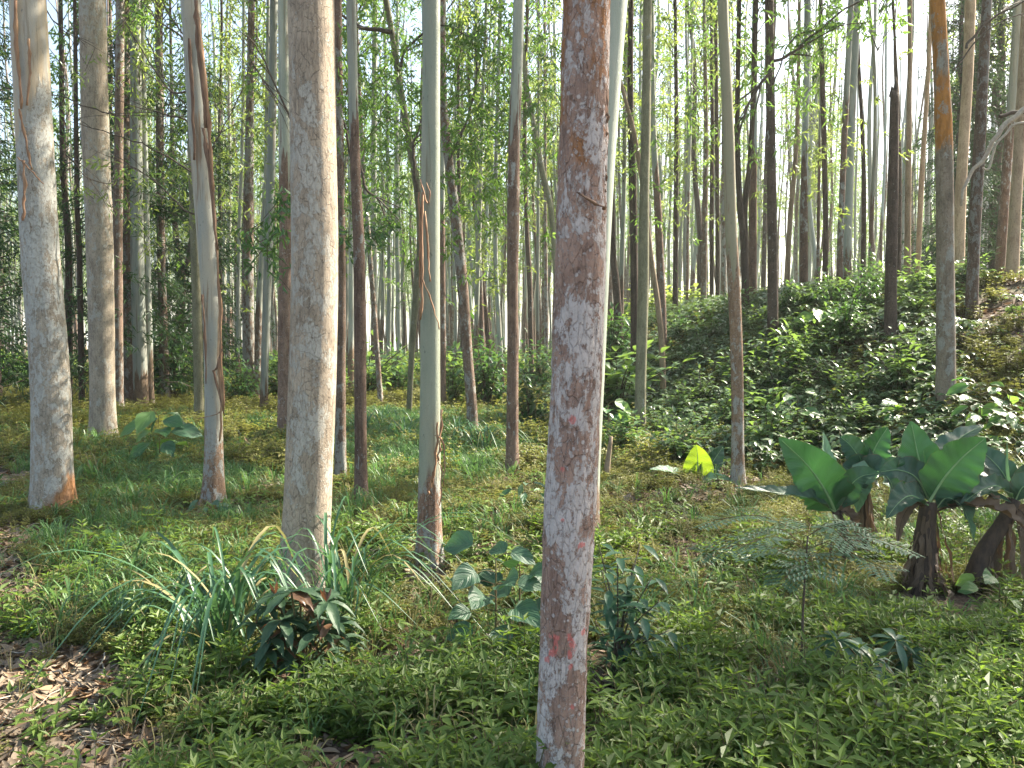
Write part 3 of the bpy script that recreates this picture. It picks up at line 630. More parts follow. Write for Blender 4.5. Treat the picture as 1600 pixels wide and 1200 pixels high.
 ([(854, 578), (853, 450), (852, 300), (851, 0)], [7, 6, 5, 4], m_brown, 'thin brown trunk showing just left of the nearest trunk', 32),
 ([(105, 560), (107, 400), (98, 250), (96, 100)], [11, 10, 8, 7], m_dark, 'dark trunk with greenery between the two thick left trunks', 20),
 ([(126, 560), (124, 400), (120, 300), (118, 100)], [9, 8, 7, 6], m_dark, 'slim dark trunk close left of the second thick mottled trunk', 19),
]
HT = {}
for i, (pts, wd, mt, lb, Dd) in enumerate(MID):
    random.seed(500 + i)
    sm = Dd is not None and Dd > 17.5
    cr = CROWNS[i % 5] if (Dd or hit(*pts[0]).y) > 16 else None
    hh = 16 + (i * 37 % 50) / 10 if cr else 13.5 + (i % 5)
    HT[i] = tree(pts, wd, mt, lb, D=Dd, crown=cr, height=hh, crown_s=.75 if cr else .9)
# the broken snag
sn = tree([(1391, 538), (1393, 400), (1396, 250), (1398, 145)], [19, 17, 15, 12], m_dark, 'dark broken-off snag with a jagged top on the slope', top=1, name='broken_snag', cat='dead tree', group='standing dead trunks', crown=False, rough=.04)
j = MB()
tp, Ds = sn[2][-1] - sn[0].location, sn[1]
for a, h_, r_ in ((0, .30, .05), (2.2, .17, .045), (4.0, .10, .05)):
    c = tp + Vector((cos(a) * .03 - .02, sin(a) * .03, -.05)); j.tube([c, c + Vector((.01, 0, h_ * .6)), c + Vector((.0, 0, h_))], [r_, r_ * .7, .008], 6)
j.build('splinter', m_dark, sn[0])
# ------------------------------------------------------------------ leafy sprays and twigs on mid trees
def idx(word): return next(i for i, r_ in enumerate(MID) if word in r_[3])
t25 = HT[idx('bent stem')]
branch(t25[0], [(612, 50), (580, 45), (555, 38), (522, 13)], 8, 3, 12, seed=1, fork=4)
branch(t25[0], [(652, 300), (645, 240), (655, 200), (700, 95)], 6, 2, 12, seed=2, fork=3)
branch(t25[0], [(622, 110), (640, 70), (690, 40), (740, 60)], 5, 2, 12, seed=3, fork=3, leaves=160)
crown_local('foliage', t25[0], [(600, 120), (640, 150), (560, 140), (590, 220), (620, 260), (540, 60), (650, 60), (600, 330), (560, 210), (590, 20), (650, 220)], 14, 20, .38, .42, W=.036, seed=1, dd=.9)
tc = HT[idx('curving brown')]
crown_local('foliage', tc[0], [(720, 60), (760, 90), (740, 150), (780, 170), (720, 200), (770, 240), (800, 110), (740, 270), (790, 300), (830, 220), (700, 120), (760, 20), (720, 330)], 11.5, 21, .33, .4, seed=2, L=.14, W=.038, dd=.7)
branch(tc[0], [(701, 250), (725, 200), (745, 120), (740, 40)], 5, 2, 12, seed=5, fork=5)
tg = HT[idx('low leaf tuft')]
branch(tg[0], [(562, 300), (545, 230), (535, 160), (530, 0)], 5, 2, 8.9, seed=6, fork=2)
branch(tg[0], [(556, 210), (570, 290), (590, 310), (610, 350)], 5, 2, 8.9, seed=7, fork=3)
crown_local('foliage', tg[0], [(560, 355), (575, 345), (590, 310), (540, 350)], 8.6, 7, .10, .08, L=.12, W=.034, lm='shrub_leaf', seed=3, dd=.2)
crown_local('foliage', tg[0], [(560, 130), (580, 180), (545, 190), (600, 60), (540, 120)], 8.8, 9, .2, .25, L=.11, W=.028, seed=4, dd=.4)
tp_ = HT[idx('right one of the crossing')]
branch(tp_[0], [(455, 190), (425, 120), (400, 70), (375, 50)], 3.5, 1.5, 8, seed=8, fork=2)
crown_local('foliage', tp_[0], [(410, 385), (425, 345), (445, 330), (405, 365), (440, 300)], 8, 6, .09, .09, L=.12, W=.035, lm='shrub_leaf', seed=5, dd=.15)
# twigs around the leaning peeling trunk
for k, q in enumerate([[(322, 290), (300, 195), (255, 180), (180, 155)], [(328, 300), (300, 270), (245, 235), (180, 212), (110, 190)], [(340, 345), (285, 325), (245, 285), (180, 243)],
                       [(300, 140), (270, 145), (235, 100), (200, 40), (183, 8)], [(306, 85), (285, 60), (245, 30), (220, 0)], [(308, 100), (290, 60), (262, 20), (252, 0)],
                       [(390, 90), (420, 140), (450, 175)], [(325, 250), (350, 200), (385, 120), (410, 20)], [(230, 60), (245, 100), (262, 130), (300, 180)], [(80, 215), (100, 235), (135, 275), (182, 290)],
                       [(66, 5), (90, 40), (125, 60)], [(180, 180), (120, 160), (60, 130), (30, 60)]]):
    branch(T11[0] if isinstance(T11, tuple) else T11, q, 3.6 if k < 6 else 2.4, 1.0, D11 + .3 + (k % 3) * .5, 'twig' if k % 3 else 'twig', seed=20 + k, fork=6)
crown_local('foliage', T11, [(215, 60), (250, 180), (270, 100), (240, 260), (225, 320), (330, 80), (345, 130), (340, 180), (300, 280), (270, 300), (360, 60), (160, 320), (110, 130), (200, 200)], 12.5, 15, .42, .42, L=.12, W=.024, lm='euc_light', seed=6, dd=1.4)
# right-hand dark branches against the sky
tr = HT[idx('straight dark rough-barked')]
branch(tr[0], [(1210, 95), (1235, 85), (1270, 55), (1320, 15), (1355, 0)], 5, 2.5, 10.8, seed=40, fork=3, leaves=150, L=.13, W=.03)
branch(tr[0], [(1205, 110), (1185, 135), (1165, 175), (1150, 230)], 5, 2.5, 10.8, seed=41, fork=5, leaves=60)
branch(tr[0], [(1208, 130), (1240, 60), (1290, 45), (1380, 30)], 2.5, 1.2, 10.8, seed=42, fork=3, leaves=190)
crown_local('foliage', tr[0], [(1240, 60), (1270, 90), (1255, 30), (1225, 100), (1290, 40), (1250, 130), (1300, 70), (1240, 170), (1280, 10)], 11.5, 8, .26, .28, lm='euc_leaf', seed=7, dd=.5)
tw = HT[idx('pinkish-tan')]
branch(tw[0], [(1510, 75), (1530, 45), (1560, 22), (1605, 0)], 4.5, 2.5, 9, seed=43, fork=2)
branch(tw[0], [(1490, 110), (1530, 60), (1570, 30), (1605, 20)], 2.5, 1.5, 9.5, seed=44, fork=3)
# dead pale branch hanging at the right
db = empty('dead_branch', at(1540, 240, 9.5), 'bleached dead forked branch hanging in front of the right-hand trunks', 'branch')
branch(db, [(1610, 165), (1575, 190), (1553, 215), (1538, 250), (1520, 265), (1508, 290), (1502, 322)], 9, 4, 9.5, 'twig_pale', seed=45, name='limb')
branch(db, [(1610, 190), (1580, 200), (1560, 222), (1545, 260), (1536, 262)], 5, 3, 9.4, 'twig_pale', seed=46, name='limb')
branch(db, [(1610, 172), (1585, 175), (1560, 182)], 8, 5, 9.6, 'twig', seed=47, name='limb')
# sprays on the crest-row and centre trees
for word, px, n_, s_, lm, D_ in [
    ('furthest left of that row', [(1045, 150), (1060, 220), (1075, 280), (1050, 320), (1030, 60), (1065, 80)], 9, .55, 'euc_light', 19),
    ('clump of yellow-green', [(1090, 200), (1105, 250), (1095, 320), (1085, 130), (1110, 60), (1070, 170)], 9, .5, 'euc_light', 17),
    ('reddish dark trunk right behind', [(1035, 230), (1040, 330), (1020, 280), (1045, 120), (975, 60), (975, 140), (985, 250), (1030, 30)], 9, .45, 'euc_leaf', 16.5),
    ('ringed with young', [(1250, 150), (1262, 190), (1240, 210), (1258, 250), (1270, 300)], 6, .4, 'euc_light', 17),
    ('leafy sprig halfway', [(1288, 190), (1290, 230), (1310, 190), (1345, 250), (1380, 110), (1370, 200)], 6, .35, 'euc_light', 17.5),
    ('dry yellowish', [(845, 150), (850, 60), (860, 200), (835, 100)], 10, .4, 'euc_leaf', 15),
    ('thin pale gently', [(760, 380), (780, 330), (760, 420), (790, 260)], 7, .5, 'euc_light', 16),
    ('dark mossy', [(715, 350), (725, 430), (710, 250), (735, 300)], 8, .5, 'euc_light', 22),
    ('red-brown trunk right behind the curving', [(755, 400), (750, 300), (768, 350), (748, 450)], 9, .4, 'euc_light', 20),
    ('right one of two pale straight', [(625, 350), (610, 380), (640, 330), (600, 430), (645, 420)], 9, .5, 'euc_leaf', 20),
    ('upright slim trunk', [(590, 400), (570, 300), (610, 300)], 8, .5, 'euc_leaf', 18),
    ('dark forked trunk in', [(270, 400), (285, 350), (250, 330), (300, 420), (310, 350)], 10, .8, 'euc_light', 26),
    ('slim brown trunk wedged', [(190, 250), (175, 340), (220, 300), (200, 380), (185, 120)], 10, .5, 'euc_leaf', 17),
    ('leaning trunk dark below', [(385, 200), (365, 280), (350, 350), (360, 420)], 9, .45, 'euc_light', 19),
]:
    t_ = HT[idx(word)]; crown_local('foliage', t_[0], px, D_, n_, s_, s_, L=.15, W=.035, lm=lm, seed=hash(word) % 1 + len(word), dd=1.2)

# ------------------------------------------------------------------ dense dark conifers at the left
def conifer_mesh(name, seed, h, r0, n, lm='dark_leaf'):
    random.seed(seed); mb = MB()
    for i in range(n):
        t = (i + R()) / n; z = .3 + t * (h - .3); a = U(0, 2 * pi); l = r0 * (1 - .75 * t) * U(.6, 1.1)
        d = Vector((cos(a), sin(a), 0)); P = [Vector((0, 0, z)), Vector((0, 0, z)) + d * l * .5 + Vector((0, 0, .12 * l)), Vector((0, 0, z)) + d * l + Vector((0, 0, -.22 * l))]
        c = crv(P, 7); mb.tube(c, [.02, .017, .014, .011, .008, .006, .004], 3, 1, False)
        for k in range(int(60 * l)):
            u = U(.15, 1); q = c[int(u * 6)] + Vector((random.gauss(0, .14), random.gauss(0, .14), random.gauss(0, .09)))
            dd = (d * .5 + rdir(-.9)).normalized(); mb.leaf2(q, dd, rdir(.3), U(.12, .26), U(.018, .04), 0)
    return mb.build(name, [M[lm], M['twig']], smooth=False, link=False).data
CONI = [conifer_mesh('foliage', 5, 11, 2.6, 120), conifer_mesh('foliage', 6, 9, 2.9, 110)]
def trunk_simple(h, r, seed):
    path = [Vector((.03 * mn.noise(Vector((z, seed, 0))) * h * .5, .03 * mn.noise(Vector((seed, z, 0))) * h * .5, z)) for z in [i * h / 26 for i in range(27)]]
    return trunk_mesh(path, [r * (1 - .7 * i / 26) for i in range(27)], 9, .15, .03, seed).build('trunk', m_dark, link=False).data
CT = trunk_simple(10.5, .14, 3)
G_C = 'dense dark evergreens behind the left trunks'
for i, (x, y, s, lb) in enumerate([(-11.5, 15.5, 1.0, 'dense dark drooping evergreen filling the left edge behind the litter path'), (-9.8, 19.5, 1.05, 'dark evergreen between the left-edge trunk and its mottled neighbour'),
        (-13.5, 20, 1.15, 'tall dark evergreen behind the one at the left edge'), (-10.2, 25, 1.2, 'dark evergreen further back seen right of the second thick trunk'),
        (-15.5, 17.0, 1.1, 'dark evergreen at the far left edge of the wood'), (13.9, 22.3, 1.1, 'dark broad evergreen behind the right-hand crest trunks'), (12.4, 21.6, .9, 'dark evergreen between the dark leaning and pale-topped trunks at right')]):
    e = empty('evergreen_tree', (x, y, H(x, y)), lb, 'tree', G_C, rz=i * 1.3)
    link_mesh('trunk', CT, e, sc=(s, s, s)); link_mesh('foliage', CONI[i % 2], e, sc=(s, s, s))

# ------------------------------------------------------------------ far trees of the plantation
def far_trunk(seed, mat):
    h = 22; path = [Vector((.05 * mn.noise(Vector((z * .15, seed, 0))) * 8, .05 * mn.noise(Vector((seed, z * .15, 4))) * 8, z)) for z in [i * h / 18 for i in range(19)]]
    p0 = path[0].copy(); path = [p - p0 * 1.0 - Vector((0, 0, .2)) for p in path]
    return trunk_mesh(path, [.1 * (1 - .65 * i / 18) for i in range(19)], 8, .1, .03, seed).build('trunk', mat, link=False).data
FT = [far_trunk(3.3, m_pale), far_trunk(7.1, m_brown_pale), far_trunk(12.7, m_pale_hi), far_trunk(17.9, m_brown), far_trunk(23.3, m_red), far_trunk(29.1, m_dark)]
kinds = ['smooth pale', 'half-peeled grey and brown', 'pale-topped dark-footed', 'brown lichened', 'reddish brown', 'thin dark']
random.seed(4242); placed = [(sn[0].location.x, sn[0].location.y)] + [(h_[0].location.x, h_[0].location.y) for h_ in HT.values()]
nf = 0; tries = 0; FAR = []
while nf < 236 and tries < 30000:
    tries += 1
    Y = 20 + 62 * R() ** .9; X = U(-.74, .74) * Y
    if any((X - a) ** 2 + (Y - b) ** 2 < (2.0 if Y < 45 else 3.0) for a, b in placed): continue
    px = 800 + X / Y * F
    if Y < 30 and R() < .55: continue
    if px < 180 and R() < .7: continue
    placed.append((X, Y)); k = random.choices(range(6), [3, 3, 3, 2, 2, 3] if px > 950 else [4, 4, 3, 2, 2, 1])[0]
    e = empty('eucalyptus_tree', (X, Y, H(X, Y)), None, 'tree', 'distant eucalyptus trunks of the plantation', rz=U(0, 6.3)); FAR.append((px, k, e))
    r_ = U(.07, .14) * (1.1 if Y > 45 else 1); l1, l2 = U(-.03, .03), U(-.03, .03)
    link_mesh('trunk', FT[k], e, rot=(l1, l2, 0), sc=(r_ / .1, r_ / .1, U(.85, 1.05)))
    if R() < (.85 if px < 950 else .6 if px < 1250 else .42):
        s = U(.8, 1.15); link_mesh('crown', CROWNS[random.choice([0, 1, 2, 3, 4, 2])], e, rot=(l1, l2, U(0, 6)), sc=(s, s, U(.8, 1.1)))
    nf += 1
ANCH = [(-400, 'the left edge'), (80, 'the left-edge trunk'), (155, 'the mottled trunk'), (225, 'the pale pair'), (325, 'the peeling trunk'), (388, 'the rough dark trunk'), (425, 'the crossing pair'), (490, 'the stoutest trunk'), (562, 'the slender dark trunk'),
        (672, 'the sage-green trunk'), (722, 'the curving trunk'), (801, 'the red-brown trunk'), (905, 'the nearest trunk'), (1005, 'the olive-green trunk'), (1055, 'the crest row'), (1147, 'the slim stripped trunk'), (1207, 'the straight dark trunk'),
        (1256, 'the grey-topped trunk'), (1325, 'the pale-blue trunk'), (1395, 'the broken snag'), (1477, 'the orange-topped trunk'), (1530, 'the leaning dark trunk'), (9999, 'the right edge')]
ORD = ['first', 'second', 'third', 'fourth', 'fifth', 'sixth', 'seventh', 'eighth', 'ninth', 'tenth', 'eleventh', 'twelfth', 'thirteenth', 'fourteenth', 'fifteenth', 'sixteenth']
kn = ['smooth pale', 'half-peeled', 'pale-topped', 'brown', 'reddish', 'dark']; cnt = {}
for px, k, e in sorted(FAR, key=lambda q: q[0]):
    g = next(i for i in range(len(ANCH) - 1) if ANCH[i][0] <= px < ANCH[i + 1][0]); c = cnt.get((g, k), 0); cnt[(g, k)] = c + 1
    e['label'] = '%s %s distant trunk rightward from %s toward %s' % (ORD[min(c, 15)], kn[k], ANCH[g][1], ANCH[g + 1][1])
# unseen trees added beyond the frame only to cast shade into view
random.seed(77)
for (x, y) in [(7.2, 3.5), (11.5, 9.5), (15, 12), (17.5, 8), (10, 1), (19, 15), (21, 19), (4.5, -3), (-9, 6)]:
    k = random.randrange(6); e = empty('eucalyptus_tree', (x, y, H(x, y)), 'unseen eucalyptus added outside the frame to cast shade', 'tree', 'unseen trees added for their shade', rz=U(0, 6))
    link_mesh('trunk', FT[k], e, sc=(1.3, 1.3, .85)); link_mesh('crown', CANOPY[k % 2], e, sc=(1.0, 1.0, 1.05), rot=(0, 0, U(0, 6)))
# ------------------------------------------------------------------ scattered ground plants (uncountable: one object each)
def scatter(name, protos, items, label, cat):
    """items: (x, y, z, rx, ry, rz, scale, index)"""
    col = bpy.data.collections.new(name + '_kinds')
    for p in protos: col.objects.link(p)
    me = bpy.data.meshes.new(name); me.from_pydata([i[:3] for i in items], [], [])
    a = me.attributes.new('rot', 'FLOAT_VECTOR', 'POINT'); a.data.foreach_set('vector', [c for i in items for c in i[3:6]])
    a = me.attributes.new('size', 'FLOAT', 'POINT'); a.data.foreach_set('value', [i[6] for i in items])
    a = me.attributes.new('pick', 'INT', 'POINT'); a.data.foreach_set('value', [i[7] for i in items])
    o = bpy.data.objects.new(name, me); COL.objects.link(o)
    g = bpy.data.node_groups.new(name, 'GeometryNodeTree')
    g.interface.new_socket('Geometry', in_out='INPUT', socket_type='NodeSocketGeometry'); g.interface.new_socket('Geometry', in_out='OUTPUT', socket_type='NodeSocketGeometry')
    N = g.nodes.new; gi = N('NodeGroupInput'); go = N('NodeGroupOutput'); ip = N('GeometryNodeInstanceOnPoints')
    ci = N('GeometryNodeCollectionInfo'); ci.inputs[0].default_value = col; ci.inputs['Separate Children'].default_value = True; ci.inputs['Reset Children'].default_value = True
    def at_(nm, ty):
        x = N('GeometryNodeInputNamedAttribute'); x.data_type = ty; x.inputs[0].default_value = nm; return [s for s in x.outputs if s.enabled][0]
    er = N('FunctionNodeEulerToRotation'); L = g.links.new
    L(at_('rot', 'FLOAT_VECTOR'), er.inputs[0]); L(gi.outputs[0], ip.inputs['Points']); L(ci.outputs[0], ip.inputs['Instance'])
    ip.inputs['Pick Instance'].default_value = True; L(at_('pick', 'INT'), ip.inputs['Instance Index']); L(er.outputs[0], ip.inputs['Rotation']); L(at_('size', 'FLOAT'), ip.inputs['Scale'])
    L(ip.outputs[0], go.inputs[0]); md = o.modifiers.new('scatter', 'NODES'); md.node_group = g
    return tag(o, label, cat, kind='stuff')

def herb(seed, h, nst, L, W, mat, pair=4, stem=.0022):
    random.seed(seed); mb = MB()
    for s_ in range(nst):
        a = U(0, 6.3); d = Vector((cos(a), sin(a), 0)); b = d * U(0, .05); hh = h * U(.6, 1.15)
        P = [b, b + d * hh * .12 + Vector((0, 0, hh * .5)), b + d * hh * U(.15, .45) + Vector((0, 0, hh))]
        c = crv(P, 6); mb.tube(c, [stem, stem, stem * .9, stem * .8, stem * .6, stem * .5], 3, 1, False)
        for k in range(pair):
            u = .25 + .75 * (k + .5) / pair; q = c[min(5, int(u * 5))]; a0 = k * 1.57 + U(-.3, .3)
            for e in (0, pi):
                dd = Vector((cos(a0 + e), sin(a0 + e), U(-.1, .45))); mb.leaf2(q, dd, Vector((0, 0, 1)), L * U(.7, 1.15) * (1 - .3 * u), W * U(.8, 1.1), 0, .15)
        for e in range(3):
            mb.leaf2(c[5], Vector((cos(e * 2.1), sin(e * 2.1), .7)), Vector((0, 0, 1)), L * .5, W * .6, 0, .15)
    return mb.build('herb', [mat, M['herb_stem']], smooth=False, link=False)
def tuft(seed, n, h, W, mat, sp=.05, arch=.8):
    random.seed(seed); mb = MB()
    for i in range(n):
        a = U(0, 6.3); d = Vector((cos(a), sin(a), 0)); b = d * U(0, sp); l = h * U(.5, 1.15); ar = arch * U(.3, 1.2)
        P = [b, b + d * l * .15 * ar + Vector((0, 0, l * .5)), b + d * l * .5 * ar + Vector((0, 0, l * (.85 - .15 * ar))), b + d * l * .9 * ar + Vector((0, 0, l * (.95 - .55 * ar)))]
        c = crv(P, 6); s_ = Vector((-sin(a), cos(a), 0)); wd = [.7, 1, 1, .85, .55, .05]
        mb.grid([[c[k] - s_ * W * .5 * wd[k], c[k] + s_ * W * .5 * wd[k]] for k in range(6)], 0)
    return mb.build('grass_tuft', [mat], smooth=False, link=False)
def dryleaf(seed, mat):
    random.seed(seed); mb = MB(); L = U(.09, .15); W = L * U(.16, .34); cu = U(-.8, .8)
    for_rows = []
    for i in range(5):
        t = i / 4; x = (t - .5) * L; w_ = W * sin(pi * min(1, max(0.02, t * .96 + .02))) ** .7 * .5; z = cu * .25 * L * (t - .5) ** 2 * 4
        for_rows.append([Vector((x, -w_, z + abs(cu) * w_ * .9)), Vector((x, 0, z)), Vector((x, w_, z + abs(cu) * w_ * .9))])
    mb.grid(for_rows); return mb.build('fallen_leaf', [mat], smooth=True, link=False)
def broad_sprig(seed, n, h, L, W, mat):
    random.seed(seed); mb = MB()
    for i in range(n):
        a = U(0, 6.3); r_ = h * U(.1, .9); top = Vector((cos(a) * r_, sin(a) * r_, h * U(.4, 1.0))); mb.tube([Vector((0, 0, 0)), Vector((top.x * .3, top.y * .3, top.z * .7)), top], .0025, 3, 1, False)
        for k in range(3):
            d = Vector((cos(a + (k - 1) * 1.2), sin(a + (k - 1) * 1.2), U(-.25, .15))); mb_leaf(mb, top, d, L * U(.6, 1.2), W * U(.7, 1.1))
    return mb.build('broad_herb', [mat, M['herb_stem']], smooth=True, link=False)
def uvgrid(o, nr, nc):
    me = o.data; uv = me.uv_layers.new(name='UVMap')
    for l_ in me.loops:
        v = l_.vertex_index; uv.data[l_.index].uv = ((v % nc) / (nc - 1), (v // nc) / (nr - 1))
def mb_leaf(mb, p, d, L, W, m=0, droop=.25, up=Vector((0, 0, 1)), shape='ov', nseg=4):
    d = d.normalized(); s_ = d.cross(up).normalized(); nn = s_.cross(d); rows = []
    prof = {'ov': [.12, .8, 1.0, .62, .04], 'lan': [.1, .7, 1.0, .6, .02], 'round': [.35, 1.0, 1.02, .75, .08]}[shape]
    for i in range(5):
        t = i / 4; c = p + d * L * t - nn * L * droop * t * t; hw = W * .5 * prof[i]
        rows.append([c - s_ * hw + nn * hw * .35, c, c + s_ * hw + nn * hw * .35])
    mb.grid(rows, m)

P_HERB = [herb(100 + i, U(.08, .18), 4, .092, .024, M['herb']) for i in range(7)]
P_FINE = [herb(120 + i, U(.06, .12), 8, .032, .012, M['herb_yellow'], 6, .0016) for i in range(6)]
P_TUFT = [tuft(140 + i, 34, .25, .0065, M['grass'], .09, 1.1) for i in range(5)]
P_DRY = [dryleaf(160 + i, M['dry'] if i % 4 else M['dry_red']) for i in range(9)]
P_BANK = [broad_sprig(180 + i, 10, .24, .075, .048, M['cover_leaf']) for i in range(6)]
P_THIN = [tuft(200 + i, 9, .26, .006, M['grass_dry'] if i == 2 else M['grass'], .03) for i in range(3)]
HERO = []
def inwedge(x, y, mg=.6): return abs(x) < .70 * y + mg
tree_xy = [(e.location.x, e.location.y) for e in S.objects if e.type == 'EMPTY' and e.location.y < 16]
def path_w(x, y):                                                   # litter path at the left
    k = .46 if y < 3.6 else .43 + .21 * sst(3.6, 4.2, y) + .03 * sst(5, 10, y)
    e = (-x - k * y + (.12 if y < 3.6 else .35) * nz(x, y, 1.2, 5.5)) 
    return sst(-.12, .25, e)
CLEAR = [(*hit(470, 1075).xy, .2), (*hit(473, 960).xy, .22), (*hit(775, 1035).xy, .12), (*hit(82, 840).xy, .3), (*hit(335, 815).xy, .25), (*hit(669, 920).xy, .2), (*hit(1443, 945).xy, .25), (*hit(1518, 945).xy, .2), (*hit(1370, 1085).xy, .1)]
def sample(n, y0, y1, fy, wfun, smin, smax, npro, tilt=.15, zoff=0.0, power=1.0, seed=1, sy=0.0):
    random.seed(seed); out = []; tr_ = 0
    while len(out) < n and tr_ < n * 14:
        tr_ += 1
        y = y0 + (y1 - y0) * R() ** power; x = U(-1, 1) * (.72 * y + .5)
        if R() > wfun(x, y): continue
        if any((x - a) ** 2 + (y - b) ** 2 < c * c for a, b, c in CLEAR): continue
        # even ground density needs weight ~ y; far ones are thinned on purpose
        out.append((x, y, H(x, y) + zoff, U(-tilt, tilt), U(-tilt, tilt), U(0, 6.3), U(smin, smax) * (1 + sy * y), random.randrange(npro)))
    return out
def w_herb(x, y):
    d = sst(2.2, 2.6, y) * (1 - .75 * sst(3.6, 5.2, y + .8 * nz(x, y, .8, 2))) if True else 0
    g = sst(-.06, .28, nz(x, y, 2.2, 7.7) + .5 * nz(x, y, 5.5, 1.7) + (.14 if y < 3.4 else -.12) + (.15 if x > 1.5 else 0))
    return max(.012, g) * (.25 + .75 * d) * (1 - .985 * path_w(x, y))
def w_fine(x, y):
    s = .85 * x + .52 * y; g = .07 + .93 * sst(-.15, .25, nz(x, y, 1.3, 4.4) + .3 * nz(x, y, 4, 2.4) + .02)
    return g * (.10 + .90 * sst(3.0, 4.6, y)) * (1 - .96 * path_w(x, y)) * (1 - .5 * sst(8.5, 11, s) * sst(1, 3, x))
def w_dry(x, y): return .5 * sst(.555, .60, x / y) * sst(8, 10, y) + .16 + .84 * path_w(x, y) + .12 * sst(.0, .3, nz(x, y, .9, 8.8))
def w_grass(x, y):
    px = 800 + x / y * F; py = 540 + CAM_H * F / y
    a = exp(-((px - 650) / 110) ** 2 - ((py - 690) / 45) ** 2)
    b = exp(-((px - 250) / 150) ** 2 - ((py - 760) / 110) ** 2) * .8
    c = exp(-((px - 210) / 140) ** 2 - ((py - 900) / 90) ** 2) * .5
    e = .05 * sst(0.05, .3, nz(x, y, .7, 6.1)) + .01
    return min(1, a * 1.2 + .16 * b + .22 * c + e) * (1 - .95 * path_w(x, y)) * (1 - sst(8, 10, .85 * x + .52 * y) * sst(1, 3, x))
def w_bank(x, y):
    s = .85 * x + .52 * y; e = sst(7.0, 9.0, s) * sst(.7, 2.4, x); bare = .85 * sst(-.05, .25, nz(x, y, .55, 12.3) + .5 * sst(5.5, 8.5, x) - .05)
    bare = max(bare, .96 * sst(.555, .60, x / y + .03 * nz(x, y, 1.1, 3)) * (1 - sst(17, 20, y)))
    return e * (1 - bare)
base_leaves = []
for e_ in [e for e in S.objects if e.type == 'EMPTY' and e.location.y < 14 and e.name.startswith('eucalyptus')]:
    for _ in range(70):
        a = U(0, 6.3); r_ = .12 + abs(random.gauss(0, .28)); x, y = e_.location.x + cos(a) * r_, e_.location.y + sin(a) * r_
        base_leaves.append((x, y, H(x, y) + .02, U(-.6, .6), U(-.6, .6), U(0, 6.3), U(.8, 1.5), random.randrange(9)))
scatter('fallen_leaves', P_DRY, base_leaves + sample(19000, 2.0, 9, 1, w_dry, .7, 1.15, 9, .5, .012, 1.15, 2, .06) + sample(6000, 6, 30, 1, w_dry, 1.0, 1.8, 9, .5, .02, .8, 3, .03),
        'brown curled fallen leaves covering the path and showing between the herbs', 'leaf litter')
scatter('herb_cover', P_HERB, sample(2900, 2.05, 6.5, 1, w_herb, .5, 1.45, 7, .25, -.01, 1.1, 4),
        'bright green lance-leaved herbs carpeting the foreground', 'ground cover')
scatter('fine_herb_cover', P_FINE, sample(12000, 2.9, 11, 1, w_fine, .75, 1.3, 6, .25, -.01, .95, 5, .03) + sample(7000, 9, 34, 1, w_fine, 1.6, 3.0, 6, .25, -.02, .8, 6, .02),
        'low yellow-green small-leaved herbs between the trunks', 'ground cover')
scatter('grass', P_TUFT + P_THIN, sample(2100, 3.2, 17, 1, w_grass, .55, 1.1, 5, .15, -.01, .9, 7, .035) + [i[:7] + (5 + i[7],) for i in sample(700, 2.4, 9, 1, lambda x, y: .6 * (1 - path_w(x, y)), .5, 1.1, 3, .2, 0, 1, 8)],
        'soft green grass tufts, sunlit behind the central trunk', 'grass')
scatter('bank_cover', P_BANK, sample(7600, 6.5, 30, 1, w_bank, .6, 1.35, 6, .25, -.02, .8, 9, .02),
        'broad-leaved undergrowth covering the bank on the right', 'undergrowth')

P_SEED = [broad_sprig(220 + i, 5, .17, .055, .03, M['herb']) for i in range(5)]
def stick(seed):
    random.seed(seed); mb = MB(); l = U(.12, .3); c = [Vector((l * (k / 5 - .5), .02 * sin(k * 1.3 + seed), .012 * sin(k * 2 + seed))) for k in range(6)]; mb.tube(c, [.004, .0038, .0034, .003, .0025, .002], 4)
    mb.tube([c[2], c[2] + Vector((l * .15, l * .2, .02))], .002, 3, 0, False); return mb.build('stick', [M['twig'] if seed % 2 else M['twig_pale']], link=False)
scatter('low_seedlings', P_SEED, sample(1500, 2.2, 12, 1, lambda x, y: .9 - .87 * path_w(x, y), .45, 1.05, 5, .2, 0, 1, 31, .03), 'scattered low broad-leaved seedlings among the herbs', 'ground cover')
scatter('twig_litter', [stick(i) for i in range(4)], sample(1300, 2.1, 12, 1, lambda x, y: .9, .6, 1.3, 4, .25, .03, 1, 32), 'small dead twigs lying among leaves and herbs', 'twigs')
scatter('dead_stems', [tuft(240 + i, 5, .28, .004, M['grass_dry'], .04, .6) for i in range(2)], sample(700, 2.3, 10, 1, lambda x, y: sst(-.1, .3, nz(x, y, 1.4, 6.6)) * (1 - .8 * path_w(x, y)), .5, 1.1, 2, .3, 0, 1, 33), 'thin dry grass stems standing among the herbs', 'dry grass')
